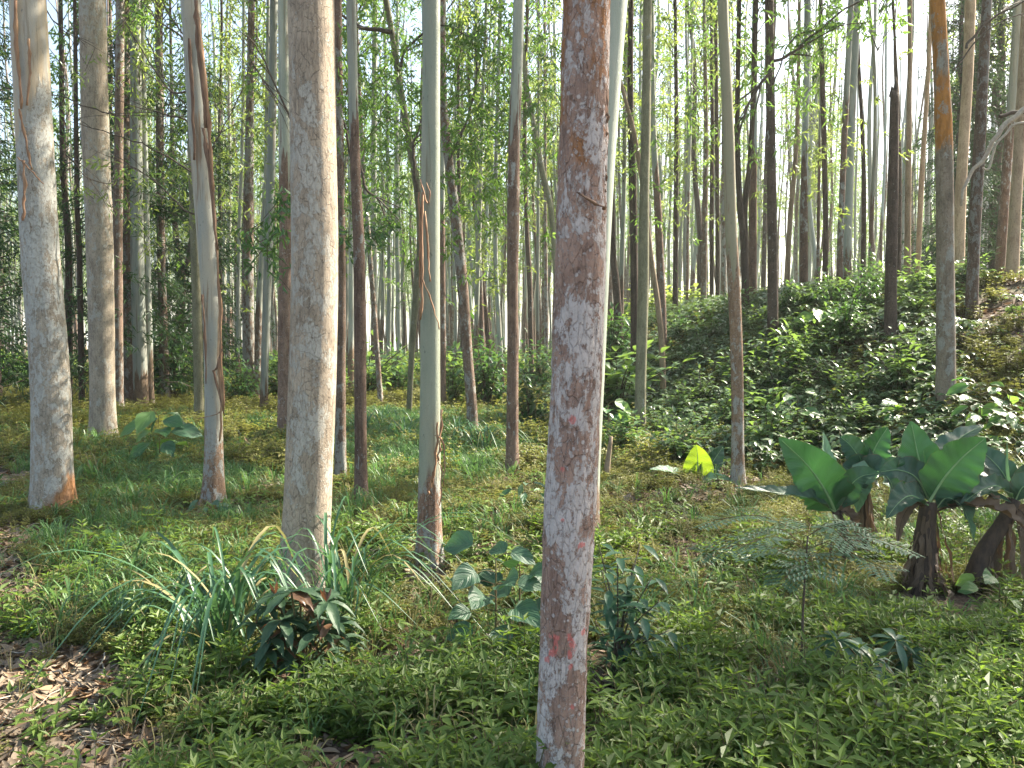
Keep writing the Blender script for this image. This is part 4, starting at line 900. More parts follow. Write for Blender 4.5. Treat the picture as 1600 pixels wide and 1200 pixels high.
# ------------------------------------------------------------------ shrubs
def shrub_mesh(name, seed, h, w_, nb, mat, L, W, shape='ov', droop=.3, per=10):
    random.seed(seed); mb = MB()
    for i in range(nb):
        a = U(0, 6.3); r_ = w_ * sqrt(R()); e = Vector((cos(a) * r_, sin(a) * r_, h * U(.35, 1) * (1 - .25 * (r_ / w_) ** 2)))
        P = [Vector((cos(a) * .04, sin(a) * .04, 0)), Vector((e.x * .35, e.y * .35, e.z * .6)), e]; c = crv(P, 9); mb.tube(c, [.009, .008, .007, .006, .005, .005, .004, .003, .002], 4, 1, False)
        for k in range(per):
            t = .35 + .65 * k / per; q = c[min(8, int(t * 8))]; a0 = a + k * 1.57 + U(-.4, .4)
            for ee in (0, pi):
                d = Vector((cos(a0 + ee), sin(a0 + ee), U(-.35, .35))); mb_leaf(mb, q + d * .02, d, L * U(.6, 1.15), W * U(.7, 1.1), 0, droop, shape=shape)
        mb_leaf(mb, c[8], (c[8] - c[7]) + rdir(0) * .01, L * .8, W * .8, 0, droop, shape=shape)
    return mb
SHR = [shrub_mesh('foliage', 300 + i, 1.0, .55, 26, None, .13, .055, per=8).build('foliage', [M['shrub_leaf'], M['twig']], link=False).data for i in range(4)]
SHL = [shrub_mesh('foliage', 320 + i, .9, .6, 20, None, .15, .085, per=6, shape='ov', droop=.15).build('foliage', [M['slope_leaf'], M['twig']], link=False).data for i in range(3)]
SHC = [shrub_mesh('foliage', 330 + i, .7, .65, 26, None, .10, .055, per=8, droop=.1).build('foliage', [M['cover_leaf'], M['twig']], link=False).data for i in range(3)]
def shrubs(lst, meshes, grp, big=1.0):
    for i, (px, py, sc, Dd, lb) in enumerate(lst):
        b = hit(px, py) if Dd is None else None
        if b is None: b = at(px, 600, Dd); b.z = H(b.x, b.y)
        me = meshes[i % len(meshes)]
        o = link_mesh('shrub', me, None, b, (0, 0, i * 1.7 % 6.28), (sc * big, sc * big, sc * big * (1 + .1 * (i % 3)))); tag(o, lb, 'shrub', grp)
shrubs([(262, 612, 2.0, 21, 'dark glossy bush behind the straight brown trunk left of the gap'), (378, 640, 1.0, 20, 'leafy bush at the foot of the thick dark brown trunk'),
        (575, 628, 1.5, 22, 'bright leafy bush right behind the slender dark brown trunk'), (622, 625, 1.3, 24, 'big-leaved bush between the two slanted stems behind the grass'),
        (705, 640, 1.3, 20, 'bush right of the sage-green trunk above the sunlit grass'), (762, 640, 1.5, 19, 'glossy coffee-like bush between the curving and the red-brown trunk'),
        (830, 690, 1.0, 14, 'bush with drooping leaves between red-brown and nearest trunk'), (835, 600, 1.4, 24, 'yellow-green bush far behind, left of the nearest trunk'),
        (965, 640, 1.7, 15, 'dark drooping-leaved bush just right of the nearest trunk'), (955, 560, 1.6, 21, 'bright bush at the foot of the first dark leaning trunk'),
        (440, 640, 1.3, 22, 'bush left of the stout grey-brown trunk'), (735, 600, 1.6, 26, 'pale green bush far behind the curving trunk')], [SHR[0], SHR[1], SHL[0], SHR[2], SHL[1], SHR[3]], 'bushes on the flat ground', 1.35)
bl = []
random.seed(61)
rows_ = [(1062, 520), (1110, 515), (1150, 505), (1190, 500), (1230, 480), (1268, 470), (1300, 480), (1330, 450), (1360, 440), (1385, 445), (1418, 425), (1440, 445), (1462, 430), (1500, 430), (1345, 480), (1290, 500),
         (1090, 560), (1245, 520), (1320, 520), (1430, 480)]
WHERE = ['where the bank begins', 'left end of the crest', 'below the crest row of slim trunks', 'left of the straight dark mid-slope trunk', 'right of the straight dark mid-slope trunk', 'at the foot of the grey-topped crest trunk',
         'under the slim trunk with the leafy sprig', 'at the foot of the smooth pale-blue trunk', 'between pale-blue trunk and broken snag', 'directly behind the broken snag', 'right of the broken snag, brightest yellow-green',
         'between the snag and the orange-topped trunk', 'against the left side of the orange-topped trunk', 'below the pinkish-tan trunk', 'in the dip below the pale-blue trunk',
         'below the two red-brown crest trunks', 'behind the curving tan stem', 'on the slope right of the straight dark trunk', 'half-way up, left of the broken snag', 'right beside the snag trunk, knee high']
for i, ((x, y), wtxt) in enumerate(zip(rows_, WHERE)): bl.append((x, y + 22, U(.65, 1.1), None, 'green leafy bush on the bank, ' + wtxt))
shrubs(bl, [SHR[0], SHL[0], SHR[1], SHL[1], SHR[2], SHL[2]], 'bushes along the bank crest', 1.0)
cl = []
SPOT = [(1060, 640, 'left of the slope foot'), (1095, 620, 'beyond the tan stem'), (1125, 660, 'just left of the slim stripped trunk'), (1180, 640, 'just right of the slim stripped trunk'), (1215, 600, 'below the straight dark trunk'),
        (1250, 580, 'left of the mid-slope clearing'), (1300, 590, 'under the mid-slope clearing'), (1345, 610, 'below the broken snag to its left'), (1400, 600, 'right under the broken snag'), (1090, 680, 'low beside the bright young banana leaf'),
        (1200, 690, 'above the left banana plant'), (1270, 660, 'behind the left banana plant'), (1345, 660, 'behind the middle banana plant'), (1060, 710, 'near the base of the olive trunk'), (1030, 670, 'right of the olive trunk base'),
        (970, 690, 'left of the olive trunk base'), (1430, 560, 'left of the orange-topped trunk'), (1150, 590, 'behind the slim stripped trunk'),
        (1280, 545, 'high on the slope in sunshine')]
for (x, y, wtxt) in SPOT: cl.append((x, y + 22, U(.75, 1.15), None, 'low broad-leaved plant on the slope ' + wtxt))
shrubs(cl, [SHL[1], SHC[0], SHL[0], SHL[2], SHC[1]], 'broad-leaved plants on the slope', .95)

# ------------------------------------------------------------------ single plants
def sapling(px, py, hpx, n, L, W, mat, label, name='sapling', cat='plant', shape='round', seed=0, spread=.5, D=None, lean=0, petiole=.12, droop=.25, group=None, layers=None, twigm='herb_stem', flat=.2):
    random.seed(900 + seed); b = hit(px, py) if D is None else at(px, py, D)
    if D: b.z = H(b.x, b.y)
    D_ = b.y; h = hpx / F * D_; t = empty(name, b, label, cat, group)
    st = crv([Vector((0, 0, -.03)), Vector((lean * .4, 0, h * .5)), Vector((lean, 0, h))], 9)
    mb = MB(); mb.tube(st, [.008 - .0006 * i for i in range(9)], 6); mb.build('stem', M[twigm], t)
    for i in range(n):
        u = spread + (1 - spread) * (i + .5) / n; q = st[min(8, int(u * 8.99))]; a = i * 2.4 + U(-.4, .4)
        d = Vector((cos(a), sin(a), U(-.1, .5) + (.3 if u > .9 else 0))).normalized(); pl = petiole * U(.6, 1.3); e = q + d * pl
        l = L * U(.65, 1.1); w_ = W * l / L; dd = Vector((d.x, d.y, U(-.5, flat))).normalized()
        k = 9; pr = {'round': [.35, .88, 1.02, 1.0, .9, .74, .54, .28, .01], 'ov': [.1, .5, .82, 1, 1, .85, .6, .3, .02], 'lan': [.08, .4, .75, .95, 1, .85, .6, .3, .02]}[shape]
        pts = [e + dd * l * j_ / 8 - Vector((0, 0, 1)) * l * droop * (j_ / 8) ** 2 for j_ in range(k)]
        
        mk = mat if isinstance(mat, str) else mat[i % len(mat)]; mk = {'blue_leaf': 'v_blue', 'broad_light': 'v_light', 'shrub_leaf': 'v_green', 'cover_leaf': 'v_green', 'fern_leaf': 'v_light', 'herb': 'v_green'}[mk]; st_ = mb; lo = MB(); lo.blade(pts, [w_ * c for c in pr], Vector((0, -.75, 1)) + rdir(0) * .3, 0, .3, 2, .16, 0, i); o = lo.build('leaf', M[mk], t); uvgrid(o, 9, 5)
        sk = MB(); sk.tube([q, q.lerp(e, .5) + Vector((0, 0, .01)), e], .0028, 4, 0, False); sk.build('petiole', M[twigm], o)
    return t
sapling(775, 1035, 165, 15, .19, .15, 'blue_leaf', 'round-leaved bluish-green plant left of the nearest trunk', seed=1, spread=.25, petiole=.12, flat=.5)
sapling(812, 1010, 130, 7, .18, .14, 'blue_leaf', 'small round-leaved plant touching the nearest trunk on its left', seed=2, spread=.3, flat=.5)
sapling(250, 745, 85, 17, .36, .24, ['broad_light', 'shrub_leaf', 'blue_leaf'], 'big-leaved sapling between the mottled trunk and the leaning peeling trunk', seed=3, spread=.2, flat=.1, D=10, shape='ov')
sapling(950, 705, 75, 9, .30, .24, ['broad_light', 'shrub_leaf'], 'heart-leaved seedling just right of the nearest trunk, by a cut stump', seed=4, spread=.3)
sapling(1245, 700, 80, 9, .30, .20, ['broad_light', 'cover_leaf'], 'light-green broad-leaved sapling above the left banana plant', seed=5, spread=.4, shape='ov')
sapling(1415, 685, 45, 14, .24, .14, ['cover_leaf', 'broad_light'], 'glinting whitish-leaved seedling left of the orange-topped trunk foot', seed=6, spread=.4, shape='ov')
sapling(1530, 700, 95, 20, .24, .14, ['broad_light', 'cover_leaf'], 'tall sunlit sapling with whitish glinting leaves right of the orange-topped trunk', seed=7, spread=.2, shape='ov')
sapling(1575, 690, 70, 14, .22, .13, ['cover_leaf', 'broad_light'], 'sunlit broad-leaved plant at the right edge behind the banana plants', seed=8, spread=.2, shape='ov')
sapling(1285, 490, 42, 8, .42, .30, ['broad_light'], 'umbrella-leaved young plant shining on the crest', seed=9, spread=.7, shape='ov', D=14)
sapling(820, 800, 40, 9, .18, .07, ['blue_leaf', 'herb'], 'small feathery seedling left of the nearest trunk in the clearing', seed=10, spread=.4, shape='lan')
sapling(190, 865, 32, 3, .17, .12, ['broad_light'], 'single round-leaved seedling in grass below the leaning trunk', seed=11, spread=.7, D=5.6)
sapling(325, 815, 22, 8, .16, .07, ['blue_leaf'], 'small seedling at the foot of the leaning peeling trunk', seed=12, spread=.4, shape='ov', D=7.2)
sapling(1560, 975, 60, 8, .13, .10, ['fern_leaf', 'herb'], 'pale lobed seedling in front of the right-hand banana stem', seed=13, spread=.4, shape='round')
# dark ribbed plant by the stout trunk
t = empty('ribbed_leaf_plant', hit(470, 1075), 'dark green plant with drooping ribbed leaves and reddish shoots before the stout trunk', 'plant')
random.seed(33); D_ = t.location.y
for i, (x, y) in enumerate([(430, 930), (455, 925), (490, 925), (510, 940), (440, 970), (480, 965), (500, 990), (425, 1000), (460, 1000), (520, 975), (470, 1030), (495, 1030), (400, 975), (445, 1040), (420, 950), (470, 945), (530, 1000), (460, 985), (415, 1020), (510, 1020)]):
    tip = at(x, y, D_ + U(-.12, .12)) - t.location; mb = MB(); mb.tube(crv([Vector((U(-.03, .03), U(-.03, .03), 0)), tip * .5 + Vector((0, 0, .05)), tip], 7), .005, 5); mb.build('stem', M['herb_stem'], t)
    for k in range(9):
        a = k * .9 + U(-.3, .3); d = Vector((cos(a), sin(a) * .8, U(-.1, .4))).normalized(); l = U(.10, .17); pts = [tip + d * l * j_ / 8 - Vector((0, 0, 1)) * l * U(.45, .6) * (j_ / 8) ** 2 for j_ in range(9)]
        mb = MB(); mb.blade(pts, [l * .36 * c for c in (.1, .5, .8, .97, 1, .88, .62, .32, .02)], Vector((0, 0, 1)), 0, .35, 2, .05, 0, k); mb.build('leaf', M['purple_leaf'] if (i + k) % 7 else M['red_leaf'], t)
    if i % 3 == 0:
        for k in range(3):
            mb = MB(); mb_leaf(mb, tip, Vector((U(-.5, .5), U(-.5, .5), 1)), .07, .015, 0, -.1, shape='lan', up=Vector((0, 1, 0))); mb.build('shoot', M['red_leaf'], t)
# dark shrub right of the nearest trunk: many elliptic leaves
t = empty('leafy_shrub', hit(965, 1060), 'bluish dark shrub with many pointed leaves right behind the nearest trunk', 'shrub'); random.seed(44); D_ = t.location.y
for i, (x, y) in enumerate([(965, 870), (990, 880), (940, 890), (1000, 850), (1020, 900), (950, 930), (985, 940), (1030, 940), (930, 970), (970, 985), (1010, 990), (1045, 985), (1065, 1000), (945, 1000), (1020, 1010), (935, 850)]):
    tip = at(x, y, D_ + U(-.2, .25)) - t.location; c = crv([Vector((U(-.03, .03), 0, 0)), Vector((tip.x * .35, tip.y * .3, tip.z * .6)), tip], 8); mb = MB(); mb.tube(c, [.006, .005, .005, .004, .004, .003, .003, .002], 5); mb.build('branch', M['twig'], t)
    for k in range(9):
        q = c[min(7, 3 + k // 2)]; a = k * 2.2 + U(-.3, .3); d = Vector((cos(a), sin(a), U(-.2, .3))).normalized(); l = U(.09, .15)
        mb = MB(); mb_leaf(mb, q + d * .02, d, l, l * .34, 0, .3); mb.build('leaf', M['blue_leaf'], t)
# palmate plants bottom right
def palmate(px, py, spots, label, seed, nl=8, L=.13, mat='blue_leaf'):
    random.seed(seed); t = empty('umbrella_leaf_plant', hit(px, py), label, 'plant'); D_ = t.location.y
    for (x, y) in spots:
        tip = at(x, y, D_ + U(-.1, .15)) - t.location; mb = MB(); mb.tube(crv([Vector((0, 0, 0)), tip * .55 + Vector((0, 0, .04)), tip], 7), .0035, 5); mb.build('stalk', M['herb_stem'], t)
        tl = (Vector((0, -.8, 1)) + rdir(0) * .35).normalized()
        for k in range(nl):
            a = k * 6.283 / nl + U(-.15, .15); d = Vector((cos(a), sin(a), 0)); d = (d - tl * d.dot(tl) * .8).normalized(); l = L * U(.75, 1.15); mb = MB()
            pts = [tip + d * l * j_ / 6 - Vector((0, 0, 1)) * l * .45 * (j_ / 6) ** 2 for j_ in range(7)]
            mb.blade(pts, [l * .33 * c for c in (.1, .55, .85, 1, .85, .45, .03)], Vector((0, 0, 1)), 0, .25, 1, .04, 0, k); mb.build('leaflet', M[mat], t)
palmate(1370, 1085, [(1362, 1028), (1310, 1000), (1345, 1010), (1400, 1000), (1425, 1022), (1385, 1045)], 'dark umbrella-leaved plant in the right foreground grass', 51)
palmate(1375, 1165, [(1350, 1125), (1385, 1120), (1370, 1150), (1340, 1150)], 'shaded umbrella-leaved plant low in the right foreground, below its twin', 52, mat='purple_leaf')
# feathery layered plant
t = empty('feathery_sapling', hit(1252, 1062), 'thin-stemmed sapling with flat layered feathery leaves left of the banana plants', 'sapling'); random.seed(55); D_ = t.location.y
tp = at(1262, 838, D_) - t.location; mb = MB(); st = crv([Vector((0, 0, -.02)), at(1255, 950, D_) - t.location, tp], 12); mb.tube(st, [.008 - .0004 * i for i in range(12)], 6); mb.build('stem', M['twig'], t)
for i in range(13):
    u = 1 - .30 * (i / 13) ** 1.3; q = st[min(11, int(u * 11.5))]; a = i * 2.4 + .3; l = U(.22, .40) * (1.1 if i < 12 else .7); d = Vector((cos(a) * 1.05, sin(a) * .8, .15)); c = crv([q, q + d * l * .5 + Vector((0, 0, .05)), q + d * l - Vector((0, 0, .02))], 10)
    mb = MB(); mb.tube(c, .0022, 4, 1, False)
    for k in range(3, 10):
        tdir = (c[k] - c[k - 1]).normalized(); s_ = tdir.cross(Vector((0, 0, 1))).normalized()
        for sg in (-1, 1):
            pl = l * .36 * sin(pi * (k - 1.5) / 10) + .02; pd = (s_ * sg + tdir * .55).normalized(); mb.tube([c[k], c[k] + pd * pl], .001, 3, 1, False)
            for z_ in range(1, 6):
                q2 = c[k] + pd * pl * z_ / 5; pn = pd.cross(Vector((0, 0, 1)))
                for s2 in (-1, 1): mb.leaf2(q2, pn * s2 + pd * .6 - Vector((0, 0, .1)), Vector((0, 0, 1)), .036, .016, 0, .05)
    mb.build('leaf', [M['fern_leaf'], M['herb_stem']], t, smooth=False)
# long-bladed grass clumps
def clump(px, py, n, h, W, label, seed, lean=(0, 0), mat='grass_blue', D=None, arch=1.25):
    random.seed(seed); b = hit(px, py) if D is None else at(px, py, D)
    b.z = H(b.x, b.y); t = empty('grass_clump', b, label, 'grass clump', 'broad-bladed grass clumps')
    for i in range(n):
        a = U(0, 6.3); d = Vector((cos(a), sin(a), 0)) + Vector((lean[0], lean[1], 0)); s0 = Vector((U(-.1, .1), U(-.1, .1), -.01)); l = h * U(.5, 1.15); ar = arch * U(.45, 1.1)
        P = [s0, s0 + d * l * .16 * ar + Vector((0, 0, l * .42)), s0 + d * l * .45 * ar + Vector((U(-.04, .04), 0, l * (.70 - .12 * ar))), s0 + d * l * .82 * ar + Vector((U(-.08, .08), 0, l * (.74 - .52 * ar)))]
        mb = MB(); c = crv(P, 13); w_ = W * U(.6, 1.2); mb.blade(c, [w_ * k for k in (.6, .8, .95, 1, 1, 1, .97, .9, .8, .65, .45, .25, .02)], Vector((0, 0, 1)) - d * .4, 0, .35, 1, .02, 0, i)
        mb.build('blade', M[mat] if i % 9 else M['grass_dry'], t)
clump(345, 1045, 66, 1.0, .022, 'big clump of arching blue-green grass left of the dark ribbed plant', 1, (-.35, 0))
clump(395, 1000, 24, .8, .015, 'upright grass clump against the left side of the stout trunk', 2, (-.1, 0))
clump(530, 985, 44, .98, .020, 'arching grass clump right of the stout trunk foot', 3, (.3, 0))
clump(300, 960, 30, .50, .014, 'thin grass clump behind the big arching one', 4, (-.3, 0))
clump(215, 985, 20, .40, .012, 'drooping grass clump near the leaf litter at left', 5, (-.4, 0))
clump(210, 800, 46, .50, .016, 'dense grass clump between the left-edge trunk and the leaning trunk', 6, (0, 0), mat='grass')
clump(265, 790, 40, .50, .016, 'grass clump under the big-leaved sapling', 7, mat='grass')
clump(150, 760, 36, .55, .014, 'grass clump right beside the left-edge trunk', 8, mat='grass')
clump(560, 800, 30, .38, .012, 'grass clump round the foot of the slender dark brown trunk', 9, mat='grass')
clump(1405, 1100, 16, .32, .010, 'sparse yellow-green grass clump right of the umbrella-leaved plant', 10, mat='grass')
clump(1290, 1060, 14, .3, .010, 'sparse grass clump right of the feathery sapling stem', 11, mat='grass')
clump(1530, 1080, 18, .28, .010, 'sparse grass clump in the lower right foreground', 12, mat='grass')
for i_, (x_, y_, l_) in enumerate([(562, 690, 'left end'), (598, 676, 'left part'), (632, 700, 'front'), (715, 700, 'right of the sage-green trunk'), (752, 715, 'at the curving trunk')]):
    clump(x_, y_, 70, .75, .022, 'sunlit grass clump in the central swath, ' + l_, 60 + i_)
clump(770, 790, 30, .35, .010, 'wispy grass clump in the centre clearing', 13, mat='grass_dry', D=8)

# ------------------------------------------------------------------ banana plants
def banana_leaf(t, pts, wpx, D, mat, dd=(0, 0), seed=0, face=(0, -1, .35), fold=.3, wave=.09, tear=0.16, ribm='ban_rib', tipr=1.0):
    n = len(pts); P = [at(x, y, D + dd[0] + (dd[1] - dd[0]) * i / (n - 1)) - t.location for i, (x, y) in enumerate(pts)]
    N = 30; c = crv(P, N); W = wpx * 1.12 / F * D
    prof = []
    for i in range(N):
        u = i / (N - 1); a = sst(0, .26, u) * .97 + .03; b = max(0.0, 1 - max(0, (u - .38) / .62) ** 1.9) ** .8; prof.append(W * a * max(.02, b) * (1 - .1 * u))
    mb = MB(); nw = 5; mb.blade(c, prof, Vector(face), 0, fold, nw, wave, tear, seed); o = mb.build('leaf', M[mat], t); uvgrid(o, N, 2 * nw + 1)
    r = MB(); nn = Vector(face).normalized()
    r.tube([q + nn * W * .012 for q in c[:-1]], [max(.0012, W * .028 * (1 - .85 * i / N)) for i in range(N - 1)], 6); r.build('midrib', M[ribm], o); return o
def pseudostem(t, pts, wd, D, dead=0, skirt=(0, 0), seed=0):
    random.seed(seed); P = [at(x, y, D) - t.location for x, y in pts]; P[0].z -= .05; c = crv(P, 14); m = len(pts) - 1; rr = []
    for i in range(14):
        u = i / 13 * m; k = min(int(u), m - 1); rr.append((wd[k] + (wd[k + 1] - wd[k]) * (u - k)) * .5 / F * D)
    mb = trunk_mesh(c, rr, 14, .1, .08, seed); mb.build('pseudostem', M['ban_stem'], t)
    for i in range(dead):
        a = i * 2.4 + U(-.4, .4); k = random.randint(4, 12); s_ = c[k]; d = Vector((cos(a), sin(a), 0)); l = s_.z - c[0].z; o_ = U(*skirt)
        q = [s_ + d * rr[k], s_ + d * (rr[k] + o_ * .5) + Vector((0, 0, -l * .4)), s_ + d * (rr[k] + o_) + Vector((0, 0, -l * U(.75, .97)))]
        cc = crv(q, 12); w9 = U(.018, .05); cc = [z_ + rdir(0) * .007 for z_ in cc]; mb = MB(); mb.blade(cc, [w9 * (.5 + .8 * j_ / 11) * U(.7, 1.2) for j_ in range(12)], d, 0, .3, 3, .5, .6, i); o = mb.build('dry_leaf', M['ban_dry'], t); uvgrid(o, 12, 7)
G_B = 'young banana plants'
tR = empty('banana_plant', hit(1443, 925), 'largest banana plant, two broad upright green leaves over a skirt of dry brown leaves', 'banana plant', G_B); DR = tR.location.y
pseudostem(tR, [(1443, 928), (1444, 880), (1447, 830), (1452, 785)], [50, 36, 28, 24], DR, 30, (.0, .13), 3)
banana_leaf(tR, [(1455, 785), (1446, 752), (1434, 712), (1423, 658)], 80, DR, 'ban', (0, .1), 1, (-.1, -1, .15), .18)
banana_leaf(tR, [(1452, 783), (1474, 748), (1503, 715), (1540, 684)], 80, DR, 'ban', (-.03, -.15), 2, (.15, -1, .35), .22)
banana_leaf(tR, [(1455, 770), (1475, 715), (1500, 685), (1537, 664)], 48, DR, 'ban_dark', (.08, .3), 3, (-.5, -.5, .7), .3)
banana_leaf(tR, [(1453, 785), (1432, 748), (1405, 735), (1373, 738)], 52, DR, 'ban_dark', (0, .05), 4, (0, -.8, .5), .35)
banana_leaf(tR, [(1450, 770), (1446, 735), (1443, 702)], 7, DR, 'ban', (-.02, -.02), 5, (0, -1, 0), 1.2)
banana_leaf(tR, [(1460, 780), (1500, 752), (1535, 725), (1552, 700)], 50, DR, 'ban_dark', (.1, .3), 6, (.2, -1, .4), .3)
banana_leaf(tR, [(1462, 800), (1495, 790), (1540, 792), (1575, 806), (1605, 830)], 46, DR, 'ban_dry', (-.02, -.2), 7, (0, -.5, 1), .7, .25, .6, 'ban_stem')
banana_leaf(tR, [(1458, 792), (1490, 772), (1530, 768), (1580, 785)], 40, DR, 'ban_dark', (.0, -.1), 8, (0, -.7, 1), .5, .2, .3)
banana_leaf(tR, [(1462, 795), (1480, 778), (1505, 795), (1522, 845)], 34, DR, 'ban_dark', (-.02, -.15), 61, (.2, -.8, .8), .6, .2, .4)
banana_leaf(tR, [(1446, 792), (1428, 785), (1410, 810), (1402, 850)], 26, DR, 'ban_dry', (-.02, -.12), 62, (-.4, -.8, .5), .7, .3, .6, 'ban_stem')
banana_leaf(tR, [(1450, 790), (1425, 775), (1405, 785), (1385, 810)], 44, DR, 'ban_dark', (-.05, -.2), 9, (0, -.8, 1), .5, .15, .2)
tL = empty('banana_plant', hit(1335, 893), 'left banana plant with one broad bright leaf slanting up left and a pale upright leaf', 'banana plant', G_B); DL = tL.location.y
pseudostem(tL, [(1335, 897), (1328, 860), (1315, 825), (1306, 798)], [26, 20, 16, 14], DL, 14, (.0, .07), 4)
banana_leaf(tL, [(1306, 802), (1290, 768), (1262, 728), (1217, 684)], 78, DL, 'ban', (0, -.12), 11, (-.25, -1, .25), .2)
banana_leaf(tL, [(1308, 800), (1306, 752), (1293, 715), (1286, 674)], 30, DL, 'ban_pale', (0, .1), 12, (.5, -1, 0), .25)
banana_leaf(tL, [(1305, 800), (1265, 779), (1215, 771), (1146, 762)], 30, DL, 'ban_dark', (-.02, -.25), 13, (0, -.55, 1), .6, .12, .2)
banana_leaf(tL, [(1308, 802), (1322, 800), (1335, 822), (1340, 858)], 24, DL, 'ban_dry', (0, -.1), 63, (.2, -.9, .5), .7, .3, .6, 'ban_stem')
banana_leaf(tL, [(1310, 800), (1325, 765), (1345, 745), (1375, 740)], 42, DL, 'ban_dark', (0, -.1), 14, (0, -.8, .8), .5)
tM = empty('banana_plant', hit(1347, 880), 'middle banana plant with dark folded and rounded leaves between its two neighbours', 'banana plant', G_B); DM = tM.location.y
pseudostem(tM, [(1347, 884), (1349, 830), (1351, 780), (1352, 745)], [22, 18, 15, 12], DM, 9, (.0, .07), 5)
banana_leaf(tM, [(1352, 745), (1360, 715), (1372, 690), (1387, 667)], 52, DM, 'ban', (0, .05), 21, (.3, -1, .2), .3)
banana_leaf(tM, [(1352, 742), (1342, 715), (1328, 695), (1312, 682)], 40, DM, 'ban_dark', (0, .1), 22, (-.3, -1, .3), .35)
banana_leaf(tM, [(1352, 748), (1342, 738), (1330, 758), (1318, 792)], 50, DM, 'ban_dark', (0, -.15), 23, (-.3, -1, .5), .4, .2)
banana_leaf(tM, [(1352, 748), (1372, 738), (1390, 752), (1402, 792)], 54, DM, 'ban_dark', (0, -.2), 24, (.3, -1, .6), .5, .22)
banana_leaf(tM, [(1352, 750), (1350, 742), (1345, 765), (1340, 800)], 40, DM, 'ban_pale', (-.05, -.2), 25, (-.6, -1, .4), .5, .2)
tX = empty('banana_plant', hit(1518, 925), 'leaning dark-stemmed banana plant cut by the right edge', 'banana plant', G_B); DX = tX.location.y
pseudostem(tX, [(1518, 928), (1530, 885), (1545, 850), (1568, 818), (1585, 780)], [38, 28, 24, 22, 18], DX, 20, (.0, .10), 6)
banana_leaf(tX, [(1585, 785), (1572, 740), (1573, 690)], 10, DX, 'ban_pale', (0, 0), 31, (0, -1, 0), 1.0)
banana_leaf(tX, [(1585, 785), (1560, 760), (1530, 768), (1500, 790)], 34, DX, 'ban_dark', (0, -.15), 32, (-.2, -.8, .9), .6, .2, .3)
banana_leaf(tX, [(1585, 785), (1605, 745), (1640, 735)], 40, DX, 'ban_dark', (0, .1), 33, (0, -1, .5), .4)
banana_leaf(tX, [(1583, 785), (1570, 745), (1545, 715), (1520, 700)], 44, DX, 'ban_dark', (.05, .3), 34, (0, -1, .4), .3)
banana_leaf(tX, [(1580, 790), (1600, 805), (1605, 840), (1600, 890)], 36, DX, 'ban_dry', (0, -.1), 35, (-.3, -1, .3), .5, .3, .6, 'ban_stem')
banana_leaf(tX, [(1585, 785), (1600, 760), (1625, 765), (1660, 790)], 40, DX, 'ban_dark', (0, -.1), 36, (0, -.8, .8), .5)
tY = empty('banana_seedling', hit(1090, 752), 'banana seedling with one glowing yellow-green upright leaf', 'banana plant', G_B); DY = tY.location.y
banana_leaf(tY, [(1090, 756), (1090, 740), (1090, 718), (1088, 695)], 47, DY, 'ban_yellow', (0, .05), 41, (.1, -1, .1), .12, .02, 0)
banana_leaf(tY, [(1093, 756), (1105, 735), (1118, 715), (1130, 697)], 32, DY, 'ban_dark', (0, .2), 42, (.3, -1, .4), .3)
banana_leaf(tY, [(1088, 756), (1060, 742), (1040, 735), (1015, 733)], 22, DY, 'ban_pale', (0, -.2), 43, (0, -.5, 1), .4)
banana_leaf(tY, [(1092, 756), (1110, 748), (1128, 748), (1145, 752)], 20, DY, 'ban_pale', (0, -.2), 44, (0, -.5, 1), .4)
# leaning cut stump right of the nearest trunk
t = empty('cut_stump', hit(946, 752), 'thin leaning cut stump with bare pinkish wood right of the nearest trunk', 'stump'); Dq = t.location.y
mb = MB(); mb.tube(crv([Vector((0, 0, -.03)), at(950, 720, Dq) - t.location, at(955, 682, Dq) - t.location], 8), [.045, .042, .038, .034, .03, .027, .024, .02], 10); mb.build('wood', m_tan, t)
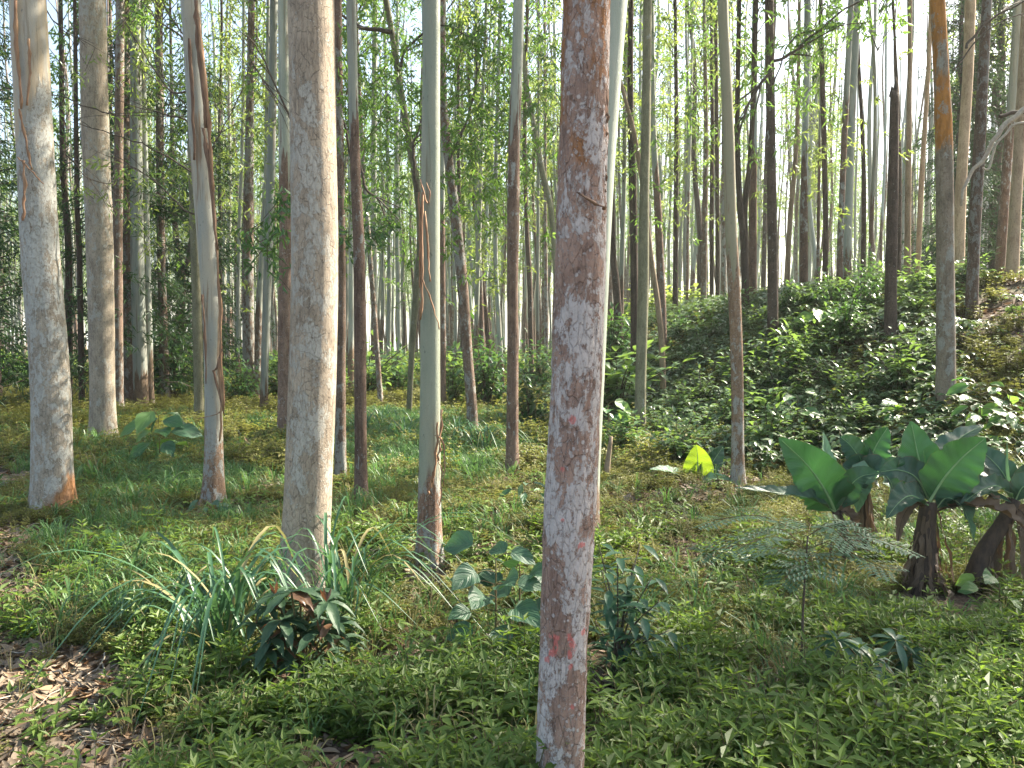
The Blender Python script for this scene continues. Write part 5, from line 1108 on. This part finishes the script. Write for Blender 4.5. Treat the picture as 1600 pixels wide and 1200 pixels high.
# thin fallen twigs in the foreground
for i, (q, lb) in enumerate([([(215, 1195), (240, 1110), (270, 1055), (300, 1020)], 'long bent twig rising from the leaf litter bottom left'), ([(100, 1160), (150, 1130), (220, 1100), (245, 1100)], 'short twig lying on the leaf litter'),
                             ([(1100, 1010), (1120, 1050), (1160, 1085)], 'thin twig fallen across the herbs right of the nearest trunk'), ([(25, 1105), (32, 1085), (40, 1072)], 'small upright twig at the left edge of the litter')]):
    b = hit(*q[0]); t = empty('fallen_twig', b, lb, 'twig'); P = [hit(*z_) - b + Vector((0, 0, .03 + .10 * (k_ / 2 if i == 0 else 0))) for k_, z_ in enumerate(q)]; mb = MB(); mb.tube(crv(P, 12), .0045, 5); mb.build('twig', M['twig'], t)
# ------------------------------------------------------------------ far undergrowth closing the view under the crowns
random.seed(88)
P_FAR = [shrub_mesh('f', 400 + i, 1.0, .9, 26, None, .22, .12, per=7).build('bush', [M['broad_light'] if i % 2 else M['euc_light'], M['twig']], link=False) for i in range(4)]
it = []
for _ in range(800):
    y = 24 + 66 * R() ** .8; x = U(-.75, .75) * y
    if y < 40 and R() < .5: continue
    it.append((x, y, H(x, y) - .05, 0, 0, U(0, 6.3), U(.5, 1.1) * (1 + y / 60), random.randrange(4)))
scatter('distant_undergrowth', P_FAR, it, 'pale sunlit undergrowth between the distant trunks', 'undergrowth')
# the rest of the plantation, past the three hundred trunks built singly
random.seed(89); it = []
for _ in range(680):
    y = U(40, 120); x = U(-.78, .78) * y; it.append((x, y, H(x, y), U(-.03, .03), U(-.03, .03), U(0, 6.3), U(.75, 1.1), random.randrange(5)))
FP = [bpy.data.objects.new('trunk_kind', m_) for m_ in (FT[0], FT[3], FT[1], FT[4], FT[3])]
scatter('distant_trunks', FP, it, 'countless thin pale trunks of the farthest plantation rows', 'trees')
it = [(i[0], i[1], i[2], 0, 0, i[5], i[6], random.randrange(5)) for i in it if R() < .4]
scatter('distant_crowns', [bpy.data.objects.new('crown_kind', m_) for m_ in CROWNS], it, 'thin foliage of the farthest plantation rows', 'foliage')
